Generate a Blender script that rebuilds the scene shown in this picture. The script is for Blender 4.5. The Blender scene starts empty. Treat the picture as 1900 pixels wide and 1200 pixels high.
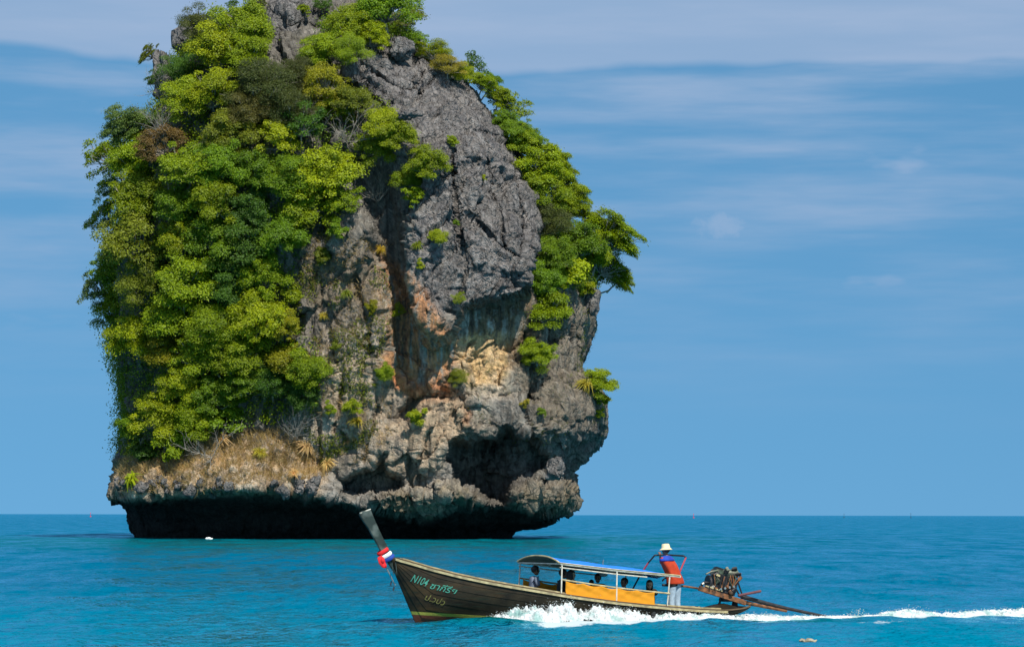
import bpy, bmesh, math, random
import numpy as np
from mathutils import Vector, Matrix, Euler

S = bpy.context.scene
COL = S.collection
R = math.radians

# ------------------------------------------------------------------ camera
F = 5277.8          # focal length in photo pixels (100 mm on 36 mm, 1900 px wide)
HOR = 954.5         # photo row of the horizon
CAMZ = 2.7          # eye height above the water
cam_d = bpy.data.cameras.new('camera')
cam = bpy.data.objects.new('camera', cam_d); COL.objects.link(cam)
cam_d.lens = 100.0; cam_d.sensor_width = 36.0
cam_d.shift_y = (HOR - 600) / 1900.0
cam_d.clip_start = 0.5; cam_d.clip_end = 60000
cam.location = (0, 0, CAMZ)
cam.rotation_euler = (R(90), R(0.0), 0)
cam.rotation_mode = 'XYZ'
cam.rotation_euler = (Matrix.Rotation(R(90), 4, 'X') @ Matrix.Rotation(R(0.11), 4, 'Z')).to_euler()
S.camera = cam
S.view_settings.view_transform = 'Standard'
S.view_settings.look = 'None'
S.view_settings.exposure = 0.3
S.view_settings.gamma = 1.0
S.view_settings.use_curve_mapping = False

# ------------------------------------------------------------------ sun and sky
SUN_EL, SUN_AZ = 52.0, 155.0     # azimuth clockwise from +Y (the way the camera looks)
to_sun = Vector((math.sin(R(SUN_AZ)) * math.cos(R(SUN_EL)), math.cos(R(SUN_AZ)) * math.cos(R(SUN_EL)), math.sin(R(SUN_EL))))
sun_d = bpy.data.lights.new('sun', 'SUN'); sun_d.energy = 5.0; sun_d.angle = R(0.53); sun_d.color = (1.0, 0.95, 0.86)
sun = bpy.data.objects.new('sun', sun_d); COL.objects.link(sun)
sun.location = (60, -60, 120)
sun.rotation_euler = to_sun.to_track_quat('Z', 'Y').to_euler()

W = bpy.data.worlds.new('World'); S.world = W; W.use_nodes = True
wn, wl = W.node_tree.nodes, W.node_tree.links
wn.clear()
def wnode(t, **k):
    n = wn.new(t)
    for a, b in k.items(): setattr(n, a, b)
    return n
sky = wnode('ShaderNodeTexSky', sky_type='NISHITA', sun_disc=False)
sky.sun_elevation = R(SUN_EL); sky.sun_rotation = R(SUN_AZ)
sky.altitude = 0; sky.air_density = 1.0; sky.dust_density = 0.0; sky.ozone_density = 3.0
tint = wnode('ShaderNodeMix', data_type='RGBA', blend_type='MULTIPLY'); tint.inputs[0].default_value = 1.0
tint.inputs[7].default_value = (0.74, 1.23, 1.27, 1)
wl.new(sky.outputs[0], tint.inputs[6])
tc = wnode('ShaderNodeTexCoord'); sx = wnode('ShaderNodeSeparateXYZ'); wl.new(tc.outputs['Generated'], sx.inputs[0])
lift = wnode('ShaderNodeVectorMath', operation='MULTIPLY_ADD'); wl.new(tc.outputs['Generated'], lift.inputs[0])
lift.inputs[1].default_value = (1, 1, 0.45); lift.inputs[2].default_value = (0, 0, 0.27)
wl.new(lift.outputs[0], sky.inputs[0])
def wm(op, a, b=None, c=None):
    n = wnode('ShaderNodeMath', operation=op)
    for i, q in enumerate((a, b, c)):
        if q is None: continue
        if isinstance(q, (int, float)): n.inputs[i].default_value = q
        else: wl.new(q, n.inputs[i])
    return n.outputs[0]
def wramp(x, lo, hi):
    n = wnode('ShaderNodeMapRange', interpolation_type='SMOOTHSTEP'); wl.new(x, n.inputs[0])
    n.inputs[1].default_value = lo; n.inputs[2].default_value = hi; return n.outputs[0]
def wnoise(sxk, syk, szk, scale, det=4, off=0.0, rough=0.5):
    c = wnode('ShaderNodeCombineXYZ')
    wl.new(wm('MULTIPLY_ADD', sx.outputs[0], sxk, off), c.inputs[0]); wl.new(wm('MULTIPLY', sx.outputs[1], syk), c.inputs[1]); wl.new(wm('MULTIPLY', sx.outputs[2], szk), c.inputs[2])
    n = wnode('ShaderNodeTexNoise'); n.inputs['Scale'].default_value = scale; n.inputs['Detail'].default_value = det; n.inputs['Roughness'].default_value = rough
    wl.new(c.outputs[0], n.inputs['Vector']); return n.outputs[0]
el = sx.outputs[2]
# thin high sheet of cirrus: it starts about nine degrees up and goes on overhead, broken into long streaks
edge = wm('ADD', el, wm('MULTIPLY', wm('SUBTRACT', wnoise(9, 9, 9, 1.0, 4, 5.3), 0.5), 0.022))
sheet = wramp(edge, 0.1540, 0.1580)
streak = wramp(wnoise(7, 7, 62, 1.0, 5, 1.1, 0.55), 0.36, 0.80)
low = wm('MULTIPLY', streak, wramp(el, 0.02, 0.13))
wisp = wm('MULTIPLY', wramp(wnoise(14, 14, 46, 1.0, 4, 7.7, 0.6), 0.60, 0.80), wramp(el, 0.05, 0.09))
cl = wm('MAXIMUM', wm('MULTIPLY', sheet, wm('MULTIPLY_ADD', streak, 0.30, 0.62)), wm('MULTIPLY', low, 0.85))
# one small puff of cloud low over the sea
pd = wm('SQRT', wm('ADD', wm('POWER', wm('MULTIPLY', wm('ADD', sx.outputs[0], wm('MULTIPLY_ADD', el, 0.5, -0.1235)), 1.0), 2.0), wm('POWER', wm('MULTIPLY', wm('SUBTRACT', el, 0.1010), 1.5), 2.0)))
pd = wm('ADD', pd, wm('MULTIPLY', wm('SUBTRACT', wnoise(70, 70, 90, 1.0, 5, 3.1, 0.65), 0.5), 0.040))
puff = wm('MULTIPLY', wm('SUBTRACT', 1.0, wramp(pd, 0.0, 0.018)), wramp(sx.outputs[1], 0.0, 0.5))
cl = wm('MAXIMUM', cl, wm('MULTIPLY', puff, 0.55))
cl = wm('MINIMUM', wm('MAXIMUM', cl, wm('MULTIPLY', wisp, 0.6)), 1.0)
cmix = wnode('ShaderNodeMix', data_type='RGBA'); wl.new(cl, cmix.inputs[0])
wl.new(tint.outputs[2], cmix.inputs[6]); cmix.inputs[7].default_value = (3.6, 4.7, 6.6, 1)
bg = wnode('ShaderNodeBackground'); bg.inputs[1].default_value = 0.084
wl.new(cmix.outputs[2], bg.inputs[0])
wo = wnode('ShaderNodeOutputWorld'); wl.new(bg.outputs[0], wo.inputs[0])

# ------------------------------------------------------------------ helpers
def tag(o, label=None, cat=None, group=None, kind=None):
    if label: o['label'] = label
    if cat: o['category'] = cat
    if group: o['group'] = group
    if kind: o['kind'] = kind
    return o
def link(name, me, parent=None, mat=None):
    o = bpy.data.objects.new(name, me); COL.objects.link(o)
    if parent is not None: o.parent = parent
    if mat is not None and me is not None and not me.materials: me.materials.append(mat)
    return o
def empty(name, loc=(0, 0, 0)):
    o = bpy.data.objects.new(name, None); COL.objects.link(o); o.location = loc; o.empty_display_size = 0.3
    return o
def npmesh(name, V, Q, smooth=False):
    """V (n,3) and Q (m,k) arrays of equal-sized polygons."""
    me = bpy.data.meshes.new(name)
    V = np.ascontiguousarray(V, np.float32); Q = np.ascontiguousarray(Q, np.int32)
    m, k = Q.shape
    me.vertices.add(len(V)); me.vertices.foreach_set('co', V.ravel())
    me.loops.add(m * k); me.loops.foreach_set('vertex_index', Q.ravel())
    me.polygons.add(m); me.polygons.foreach_set('loop_start', np.arange(0, m * k, k, dtype=np.int32))
    try: me.polygons.foreach_set('loop_total', np.full(m, k, np.int32))
    except Exception: pass
    if smooth: me.polygons.foreach_set('use_smooth', np.ones(m, bool))
    me.update(calc_edges=True); me.validate()
    return me
class MB:
    """collects primitives of one part"""
    def __init__(s): s.v = []; s.f = []
    def add(s, vs, fs):
        n = len(s.v); s.v += [tuple(v) for v in vs]; s.f += [tuple(i + n for i in f) for f in fs]; return s
    def box(s, c, d, M=None):
        x, y, z = (q / 2 for q in d)
        vs = [Vector((a * x, b * y, e * z)) for a in (-1, 1) for b in (-1, 1) for e in (-1, 1)]
        if M is not None: vs = [M @ v for v in vs]
        vs = [v + Vector(c) for v in vs]
        return s.add(vs, [(0, 1, 3, 2), (4, 6, 7, 5), (0, 4, 5, 1), (2, 3, 7, 6), (0, 2, 6, 4), (1, 5, 7, 3)])
    def tube(s, pts, rad, n=8, cap=True):
        pts = [Vector(p) for p in pts]
        if not hasattr(rad, '__len__'): rad = [rad] * len(pts)
        up = Vector((0, 0, 1)); vs = []; fs = []
        for i, p in enumerate(pts):
            d = (pts[min(i + 1, len(pts) - 1)] - pts[max(i - 1, 0)])
            d = d.normalized() if d.length > 1e-9 else Vector((0, 0, 1))
            a = d.cross(up if abs(d.z) < 0.95 else Vector((1, 0, 0))).normalized(); b = d.cross(a)
            for k in range(n):
                t = 2 * math.pi * k / n
                vs.append(p + (a * math.cos(t) + b * math.sin(t)) * rad[i])
        for i in range(len(pts) - 1):
            for k in range(n):
                fs.append((i * n + k, i * n + (k + 1) % n, (i + 1) * n + (k + 1) % n, (i + 1) * n + k))
        if cap:
            fs.append(tuple(range(n))[::-1]); fs.append(tuple(range((len(pts) - 1) * n, len(pts) * n)))
        return s.add(vs, fs)
    def lathe(s, prof, c=(0, 0, 0), n=16, M=None):
        vs = []; fs = []
        for r, z in prof:
            for k in range(n):
                t = 2 * math.pi * k / n; v = Vector((r * math.cos(t), r * math.sin(t), z))
                if M is not None: v = M @ v
                vs.append(v + Vector(c))
        for i in range(len(prof) - 1):
            for k in range(n): fs.append((i * n + k, i * n + (k + 1) % n, (i + 1) * n + (k + 1) % n, (i + 1) * n + k))
        fs.append(tuple(range(n))[::-1]); fs.append(tuple(range((len(prof) - 1) * n, len(prof) * n)))
        return s.add(vs, fs)
    def build(s, name, mat, parent=None, smooth=False, bevel=0.0):
        me = bpy.data.meshes.new(name); me.from_pydata(s.v, [], s.f); me.update()
        bm = bmesh.new(); bm.from_mesh(me)
        bmesh.ops.recalc_face_normals(bm, faces=bm.faces)
        if bevel: bmesh.ops.bevel(bm, geom=[e for e in bm.edges if e.calc_face_angle(0) > 0.6], offset=bevel, segments=2, affect='EDGES', clamp_overlap=True)
        bm.to_mesh(me); bm.free()
        if smooth:
            me.polygons.foreach_set('use_smooth', np.ones(len(me.polygons), bool))
            try: me.set_sharp_from_angle(angle=R(40))
            except Exception: pass
        return link(name, me, parent, mat)
def px(u, v, D):
    """world point seen at photo pixel (u, v) at depth D"""
    return Vector(((u - 950) * D / F, D, CAMZ + (HOR - v) * D / F))

# vectorised noise
def _hash(ix, iy, iz, seed):
    h = (ix.astype(np.uint32) * np.uint32(374761393) + iy.astype(np.uint32) * np.uint32(668265263) + iz.astype(np.uint32) * np.uint32(2147483647 & 0x5bd1e995) + np.uint32(seed * 7919 + 13))
    h = (h ^ (h >> np.uint32(13))) * np.uint32(1274126177)
    h = (h ^ (h >> np.uint32(15))) * np.uint32(2246822519)
    return h ^ (h >> np.uint32(16))
def vnoise(p, seed=0):
    i = np.floor(p).astype(np.int32); f = (p - i).astype(np.float32); w = f * f * f * (f * (f * 6 - 15) + 10)
    out = np.zeros(len(p), np.float32)
    for a in (0, 1):
        wa = w[:, 0] if a else 1 - w[:, 0]
        for b in (0, 1):
            wb = w[:, 1] if b else 1 - w[:, 1]
            for c in (0, 1):
                wc = w[:, 2] if c else 1 - w[:, 2]
                out += wa * wb * wc * (_hash(i[:, 0] + a, i[:, 1] + b, i[:, 2] + c, seed).astype(np.float32) / np.float32(4294967295.0))
    return out * 2 - 1
def fbm(p, oct=4, gain=0.5, seed=0, ridged=False):
    s = np.zeros(len(p), np.float32); a = 1.0; t = 0.0
    for k in range(oct):
        n = vnoise(p * (2.03 ** k) + 17.3 * k, seed + k)
        if ridged: n = 1 - 2 * np.abs(n)
        s += a * n; t += a; a *= gain
    return s / t
def worley(p, seed=0):
    """F1, F2, a random number per cell, and a randomly tilted plane per cell"""
    i = np.floor(p).astype(np.int32); f = (p - i).astype(np.float32)
    F1 = np.full(len(p), 9.0, np.float32); F2 = F1.copy(); H = np.zeros(len(p), np.uint32)
    B = np.zeros((3, len(p)), np.float32)
    for a in (-1, 0, 1):
        for b in (-1, 0, 1):
            for c in (-1, 0, 1):
                h = _hash(i[:, 0] + a, i[:, 1] + b, i[:, 2] + c, seed)
                dx = a + (h & np.uint32(1023)).astype(np.float32) / 1023 - f[:, 0]
                dy = b + ((h >> np.uint32(10)) & np.uint32(1023)).astype(np.float32) / 1023 - f[:, 1]
                dz = c + ((h >> np.uint32(20)) & np.uint32(1023)).astype(np.float32) / 1023 - f[:, 2]
                d = dx * dx + dy * dy + dz * dz
                m = d < F1
                F2 = np.where(m, F1, np.minimum(F2, d)); F1 = np.where(m, d, F1); H = np.where(m, h, H)
                B[0] = np.where(m, dx, B[0]); B[1] = np.where(m, dy, B[1]); B[2] = np.where(m, dz, B[2])
    h2 = _hash(H, H >> np.uint32(7), H >> np.uint32(3), seed + 1)
    g = [((h2 >> np.uint32(k)) & np.uint32(255)).astype(np.float32) / 127.5 - 1 for k in (0, 8, 16)]
    tilt = B[0] * g[0] + B[1] * g[1] + B[2] * g[2]
    return np.sqrt(F1), np.sqrt(F2), (H >> np.uint32(8)).astype(np.float32) / 16777216.0, tilt
def sstep(x, a, b):
    t = np.clip((x - a) / (b - a), 0, 1); return t * t * (3 - 2 * t)
def sdpoly(x, y, P):
    """signed distance to a polygon, negative inside"""
    P = np.asarray(P, np.float32); n = len(P)
    d = np.full(x.shape, 1e9, np.float32); ins = np.zeros(x.shape, bool)
    for i in range(n):
        ax, ay = P[i]; bx, by = P[(i + 1) % n]
        ex, ey = bx - ax, by - ay
        wx, wy = x - ax, y - ay
        t = np.clip((wx * ex + wy * ey) / (ex * ex + ey * ey + 1e-9), 0, 1)
        d = np.minimum(d, (wx - ex * t) ** 2 + (wy - ey * t) ** 2)
        c = ((ay > y) != (by > y)) & (x < (bx - ax) * (y - ay) / (by - ay + 1e-12) + ax)
        ins ^= c
    d = np.sqrt(d)
    return np.where(ins, -d, d)
def pmask(u, v, P, w):
    return 1 - sstep(sdpoly(u, v, P), -w, w)

# ------------------------------------------------------------------ materials
def mat(name, color=(0.5, 0.5, 0.5), rough=0.7, metal=0.0, noise=0.0, nscale=8.0, bump=0.0, bscale=40.0, spec=0.4, dirt=None, dscale=2.0):
    m = bpy.data.materials.new(name); m.use_nodes = True
    nt = m.node_tree; n = nt.nodes; l = nt.links; b = n['Principled BSDF']
    b.inputs['Base Color'].default_value = (*color, 1); b.inputs['Roughness'].default_value = rough; b.inputs['Metallic'].default_value = metal
    b.inputs['Specular IOR Level'].default_value = spec
    t = n.new('ShaderNodeTexCoord'); src = None
    if noise:
        x = n.new('ShaderNodeTexNoise'); x.inputs['Scale'].default_value = nscale; x.inputs['Detail'].default_value = 6
        l.new(t.outputs['Object'], x.inputs['Vector'])
        mr = n.new('ShaderNodeMapRange'); l.new(x.outputs[0], mr.inputs[0]); mr.inputs[1].default_value = 0.3; mr.inputs[2].default_value = 0.7
        mr.inputs[3].default_value = 1 - noise; mr.inputs[4].default_value = 1 + noise
        mx = n.new('ShaderNodeMix'); mx.data_type = 'RGBA'; mx.blend_type = 'MULTIPLY'; mx.inputs[0].default_value = 1
        mx.inputs[6].default_value = (*color, 1); l.new(mr.outputs[0], mx.inputs[7]); src = mx.outputs[2]
        if dirt:
            x2 = n.new('ShaderNodeTexNoise'); x2.inputs['Scale'].default_value = dscale; x2.inputs['Detail'].default_value = 8
            l.new(t.outputs['Object'], x2.inputs['Vector'])
            m2 = n.new('ShaderNodeMapRange'); l.new(x2.outputs[0], m2.inputs[0]); m2.inputs[1].default_value = 0.48; m2.inputs[2].default_value = 0.68
            mx2 = n.new('ShaderNodeMix'); mx2.data_type = 'RGBA'; l.new(m2.outputs[0], mx2.inputs[0]); l.new(src, mx2.inputs[6]); mx2.inputs[7].default_value = (*dirt, 1); src = mx2.outputs[2]
        l.new(src, b.inputs['Base Color'])
    if bump:
        x = n.new('ShaderNodeTexNoise'); x.inputs['Scale'].default_value = bscale; x.inputs['Detail'].default_value = 5
        l.new(t.outputs['Object'], x.inputs['Vector'])
        bp = n.new('ShaderNodeBump'); bp.inputs['Strength'].default_value = bump; bp.inputs['Distance'].default_value = 0.02
        l.new(x.outputs[0], bp.inputs['Height']); l.new(bp.outputs[0], b.inputs['Normal'])
    return m
# ------------------------------------------------------------------ water
def water_material():
    m = bpy.data.materials.new('sea_water'); m.use_nodes = True
    nt = m.node_tree; n = nt.nodes; l = nt.links; b = n['Principled BSDF']
    geo = n.new('ShaderNodeNewGeometry')
    def noise(sc, vec, det=3, rough=0.55):
        mp = n.new('ShaderNodeMapping'); mp.inputs['Scale'].default_value = vec; l.new(geo.outputs['Position'], mp.inputs[0])
        x = n.new('ShaderNodeTexNoise'); x.inputs['Scale'].default_value = sc; x.inputs['Detail'].default_value = det; x.inputs['Roughness'].default_value = rough
        l.new(mp.outputs[0], x.inputs['Vector']); return x.outputs[0]
    # body colour: slow patches of depth and silt, lighter towards the camera, aerated green along the boat's wake
    patch = noise(0.02, (1, 0.35, 1), 4)
    cr = n.new('ShaderNodeValToRGB'); l.new(patch, cr.inputs[0])
    cr.color_ramp.elements[0].position = 0.3; cr.color_ramp.elements[0].color = (0.0, 0.098, 0.188, 1)
    cr.color_ramp.elements[1].position = 0.7; cr.color_ramp.elements[1].color = (0.0, 0.115, 0.205, 1)
    sep = n.new('ShaderNodeSeparateXYZ'); l.new(geo.outputs['Position'], sep.inputs[0])
    mr = n.new('ShaderNodeMapRange'); l.new(sep.outputs[1], mr.inputs[0]); mr.inputs[1].default_value = 110; mr.inputs[2].default_value = 55
    mx = n.new('ShaderNodeMix'); mx.data_type = 'RGBA'; l.new(mr.outputs[0], mx.inputs[0]); l.new(cr.outputs[0], mx.inputs[6]); mx.inputs[7].default_value = (0.0, 0.150, 0.240, 1)
    # green reflection of the islet's trees, painted into the water colour
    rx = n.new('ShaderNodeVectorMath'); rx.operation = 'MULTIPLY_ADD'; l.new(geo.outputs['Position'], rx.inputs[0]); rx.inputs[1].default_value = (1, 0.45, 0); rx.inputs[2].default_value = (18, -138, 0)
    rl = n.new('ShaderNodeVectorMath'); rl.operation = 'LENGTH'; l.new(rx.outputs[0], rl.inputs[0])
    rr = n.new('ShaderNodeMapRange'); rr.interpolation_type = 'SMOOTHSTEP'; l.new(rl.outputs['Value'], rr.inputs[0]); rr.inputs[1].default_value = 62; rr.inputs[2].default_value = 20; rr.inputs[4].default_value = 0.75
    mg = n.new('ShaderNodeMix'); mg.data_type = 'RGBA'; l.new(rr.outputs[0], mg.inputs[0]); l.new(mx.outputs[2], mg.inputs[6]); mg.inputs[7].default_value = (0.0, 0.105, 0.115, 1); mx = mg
    at = n.new('ShaderNodeAttribute'); at.attribute_name = 'aerated'
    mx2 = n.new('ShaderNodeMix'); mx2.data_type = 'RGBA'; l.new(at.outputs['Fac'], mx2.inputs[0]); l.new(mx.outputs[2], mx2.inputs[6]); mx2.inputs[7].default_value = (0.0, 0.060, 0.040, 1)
    h1 = noise(0.9, (1, 0.55, 1), 4, 0.6); h2 = noise(3.4, (1, 0.6, 1), 3, 0.6)
    ad = n.new('ShaderNodeMath'); ad.operation = 'MULTIPLY_ADD'; l.new(h2, ad.inputs[0]); ad.inputs[1].default_value = 0.28; l.new(h1, ad.inputs[2])
    bp = n.new('ShaderNodeBump'); bp.inputs['Strength'].default_value = 1.0; bp.inputs['Distance'].default_value = 0.5
    l.new(ad.outputs[0], bp.inputs['Height'])
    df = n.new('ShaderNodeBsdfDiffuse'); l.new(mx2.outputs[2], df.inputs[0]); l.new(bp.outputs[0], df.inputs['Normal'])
    gl = n.new('ShaderNodeBsdfGlossy'); gl.inputs['Color'].default_value = (0.34, 0.80, 1.0, 1); gl.inputs['Roughness'].default_value = 0.12; l.new(bp.outputs[0], gl.inputs['Normal'])
    fr = n.new('ShaderNodeFresnel'); fr.inputs['IOR'].default_value = 1.333; l.new(bp.outputs[0], fr.inputs['Normal'])
    fm = n.new('ShaderNodeMath'); fm.operation = 'MULTIPLY'; l.new(fr.outputs[0], fm.inputs[0]); gust = noise(0.26, (1, 0.22, 1), 8, 0.78); gr = n.new('ShaderNodeMapRange'); l.new(gust, gr.inputs[0]); gr.inputs[1].default_value = 0.41; gr.inputs[2].default_value = 0.61; gr.inputs[3].default_value = 0.0; gr.inputs[4].default_value = 1.5; l.new(gr.outputs[0], fm.inputs[1])
    ms = n.new('ShaderNodeMixShader'); l.new(fm.outputs[0], ms.inputs[0]); l.new(df.outputs[0], ms.inputs[1]); l.new(gl.outputs[0], ms.inputs[2])
    # thin lacy foam off bow wave and wake, the foam's pale reflection painted in
    la = n.new('ShaderNodeAttribute'); la.attribute_name = 'lace_and_reflection'
    ln1 = noise(1.1, (1, 0.8, 1), 6, 0.7)
    lm = n.new('ShaderNodeMath'); lm.operation = 'MULTIPLY_ADD'; l.new(la.outputs['Fac'], lm.inputs[0]); lm.inputs[1].default_value = 0.42; l.new(ln1, lm.inputs[2])
    lr = n.new('ShaderNodeMapRange'); l.new(lm.outputs[0], lr.inputs[0]); lr.inputs[1].default_value = 0.74; lr.inputs[2].default_value = 0.84
    lc = n.new('ShaderNodeMath'); lc.operation = 'MULTIPLY'; l.new(lr.outputs[0], lc.inputs[0]); lc.inputs[1].default_value = 0.75
    fo = n.new('ShaderNodeBsdfDiffuse'); fo.inputs[0].default_value = (0.55, 0.60, 0.60, 1)
    mf = n.new('ShaderNodeMixShader'); l.new(lc.outputs[0], mf.inputs[0]); l.new(ms.outputs[0], mf.inputs[1]); l.new(fo.outputs[0], mf.inputs[2])
    l.new(mf.outputs[0], n['Material Output'].inputs[0])
    return m
def grow(a, s, k, end):
    out = [a]
    while out[-1] < end:
        out.append(out[-1] + s); s *= k
    return out
ALPHA = 20.0
BOAT_O = Vector(((1085 - 950) / F * 71.5, 71.5, 0.0))
HX = Vector((-math.cos(R(ALPHA)), -math.sin(R(ALPHA)), 0)); HY = Vector((math.sin(R(ALPHA)), -math.cos(R(ALPHA)), 0))
def make_water():
    xs = np.array(sorted(set([-q for q in grow(26, 0.4, 1.12, 30000)] + grow(26, 0.4, 1.12, 30000) + list(np.arange(-26, 26, 0.16)))))
    ys = np.array(list(-np.array(grow(2, 2, 1.5, 3000))[::-1]) + list(np.arange(0, 52, 4.0)) + list(np.arange(52, 84, 0.13)) + grow(84, 0.16, 1.0125, 420) + grow(432, 8, 1.13, 40000))
    X, Y = np.meshgrid(xs, ys)
    x = X.ravel().astype(np.float32); y = Y.ravel().astype(np.float32)
    z = np.zeros_like(x)
    near = (np.abs(x) < 130) & (y > 50) & (y < 430)
    p = np.stack([x[near], y[near], np.zeros(near.sum())], 1)
    fade = np.clip(1.6 - y[near] / 260, 0.25, 1) * (1 - sstep(y[near], 330, 418)) * sstep(-np.abs(x[near]), -130, -60)
    w = 0.085 * fbm(p * np.array([0.42, 0.33, 1]), 3, 0.5, 1) + 0.055 * fbm(p * np.array([0.95, 0.8, 1]), 3, 0.55, 9, True) + 0.03 * np.sin(p[:, 1] * 0.9 + p[:, 0] * 0.25 + 2 * vnoise(p * 0.12, 4))
    z[near] = w * fade
    # waves made by the boat, in the boat's frame
    dx, dy = x - BOAT_O.x, y - BOAT_O.y
    bx = (dx * HX.x + dy * HX.y) / 0.93; by = dx * HY.x + dy * HY.y
    bow = np.exp(-((bx - 3.2) / 1.5) ** 2) * np.exp(-((by - 0.95 - (3.6 - bx) * 0.10) / 0.55) ** 2) * 0.20
    dvg = np.exp(-((by - 1.1 - (4.0 - bx) * 0.22) / 0.5) ** 2) * sstep(4.4 - bx, 0, 2.0) * np.exp(-np.clip(3 - bx, 0, None) / 9) * 0.11
    z += bow + dvg
    aer = np.exp(-((bx - 3.0) / 2.0) ** 2) * np.exp(-((by - 0.75 - (3.6 - bx) * 0.22) / 0.62) ** 2) * 1.1
    aer = np.maximum(aer, 0.75 * np.exp(-((by - 1.35) / 0.4) ** 2) * sstep(-bx, -2.0, 0) * sstep(bx, -9, -5))
    aer = np.maximum(aer, 0.65 * np.exp(-(by / 0.8) ** 2) * sstep(-bx, 5, 7) * sstep(bx, -40, -20))
    lace_and_reflection = np.exp(-((by - 1.75 - (2.5 - bx) * 0.09) / 0.55) ** 2) * sstep(3.0 - bx, 0, 1.5) * sstep(bx, -10, -5)
    lace_and_reflection = np.maximum(lace_and_reflection, np.exp(-(by / (0.75 + 0.03 * np.clip(-7 - bx, 0, 30))) ** 2) * sstep(-bx, 4.5, 6.5))
    V = np.stack([x, y, z], 1)
    ny, nx = X.shape; idx = np.arange(ny * nx).reshape(ny, nx)
    Q = np.stack([idx[:-1, :-1].ravel(), idx[:-1, 1:].ravel(), idx[1:, 1:].ravel(), idx[1:, :-1].ravel()], 1)
    me = npmesh('sea', V, Q, True)
    a = me.attributes.new('aerated', 'FLOAT', 'POINT'); a.data.foreach_set('value', np.clip(aer, 0, 1).astype(np.float32))
    a2 = me.attributes.new('lace_and_reflection', 'FLOAT', 'POINT'); a2.data.foreach_set('value', np.clip(lace_and_reflection, 0, 1).astype(np.float32))
    o = link('sea', me, None, water_material())
    tag(o, 'blue green rippled sea reaching to the horizon', None, None, 'structure')
make_water()
# ------------------------------------------------------------------ the limestone islet
def interp(v, pts):
    pts = np.array(pts, float); return np.interp(v, pts[:, 0], pts[:, 1])
LEFT = [(-60, 520), (-30, 480), (0, 430), (30, 350), (60, 325), (100, 300), (150, 285), (200, 262), (300, 222), (400, 208), (500, 200), (560, 196), (600, 193), (640, 202), (680, 210), (720, 214), (800, 212), (850, 207), (880, 197), (905, 189), (922, 188), (930, 203), (965, 205), (985, 212), (998, 217), (1015, 219)]
RIGHT = [(-60, 590), (-30, 640), (0, 700), (30, 735), (60, 765), (100, 805), (150, 868), (200, 915), (250, 945), (300, 975), (350, 1000), (400, 1030), (450, 1068), (500, 1092), (540, 1100), (580, 1106), (620, 1098), (650, 1090), (680, 1091), (700, 1112), (730, 1132), (760, 1137), (795, 1132), (815, 1108), (845, 1083), (870, 1075), (895, 1074), (915, 1079), (930, 1078), (945, 1066), (956, 1049), (968, 1043), (976, 1010), (984, 972), (998, 961), (1015, 960)]
LIP = [(150, 922), (300, 925), (400, 916), (500, 910), (580, 914), (640, 928), (690, 942), (730, 956), (780, 964), (830, 950), (850, 938), (905, 934), (950, 940), (1000, 948), (1050, 952), (1085, 935)]
SLAB = [(655, 100), (740, 78), (800, 108), (880, 160), (942, 222), (972, 280), (1000, 370), (1004, 420), (992, 480), (984, 542), (930, 556), (868, 574), (848, 622), (800, 655), (770, 600), (752, 520), (752, 430), (790, 360), (770, 260), (700, 190), (640, 150)]
GULLY = [(600, 250), (690, 300), (735, 330), (755, 430), (752, 520), (775, 610), (830, 650), (840, 690), (800, 725), (765, 712), (735, 690), (722, 600), (715, 480), (690, 400), (640, 330), (590, 290)]
ALCOVE = [(866, 576), (930, 558), (985, 544), (1000, 600), (985, 680), (940, 690), (930, 715), (860, 700), (840, 665), (848, 622)]
CAVE = [(830, 850), (842, 822), (872, 826), (900, 812), (925, 812), (940, 795), (960, 808), (985, 812), (1012, 835), (1022, 868), (985, 880), (958, 895), (942, 932), (905, 930), (880, 905), (846, 892), (838, 870)]
CAVE2 = [(636, 886), (662, 872), (690, 862), (712, 842), (722, 870), (750, 885), (748, 908), (700, 918), (660, 922), (636, 908)]
HOLE = [(735, 770), (765, 735), (850, 722), (880, 760), (872, 790), (850, 742), (775, 752), (740, 800)]
LUMP1 = [(700, 925), (750, 905), (830, 918), (842, 940), (800, 968), (740, 960), (705, 945)]
LUMP2 = [(812, 898), (850, 905), (905, 925), (900, 936), (850, 930), (815, 915)]
LUMP3 = [(952, 910), (985, 894), (1030, 896), (1074, 912), (1078, 932), (1050, 944), (965, 942), (945, 930)]
NOSE = [(1022, 812), (1046, 830), (1052, 868), (1048, 884), (1010, 884), (1005, 872), (1020, 850)]
CAP = [(780, 735), (850, 722), (872, 760), (880, 800), (835, 830), (790, 880), (770, 850), (765, 790)]
YELLOW = [(850, 640), (880, 625), (930, 618), (945, 640), (945, 700), (920, 712), (880, 722), (860, 705), (848, 675)]
UPGREY = [(650, 95), (760, 70), (900, 170), (960, 260), (1004, 400), (985, 540), (870, 575), (800, 600), (760, 480), (800, 330), (760, 220), (640, 150)]

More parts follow.
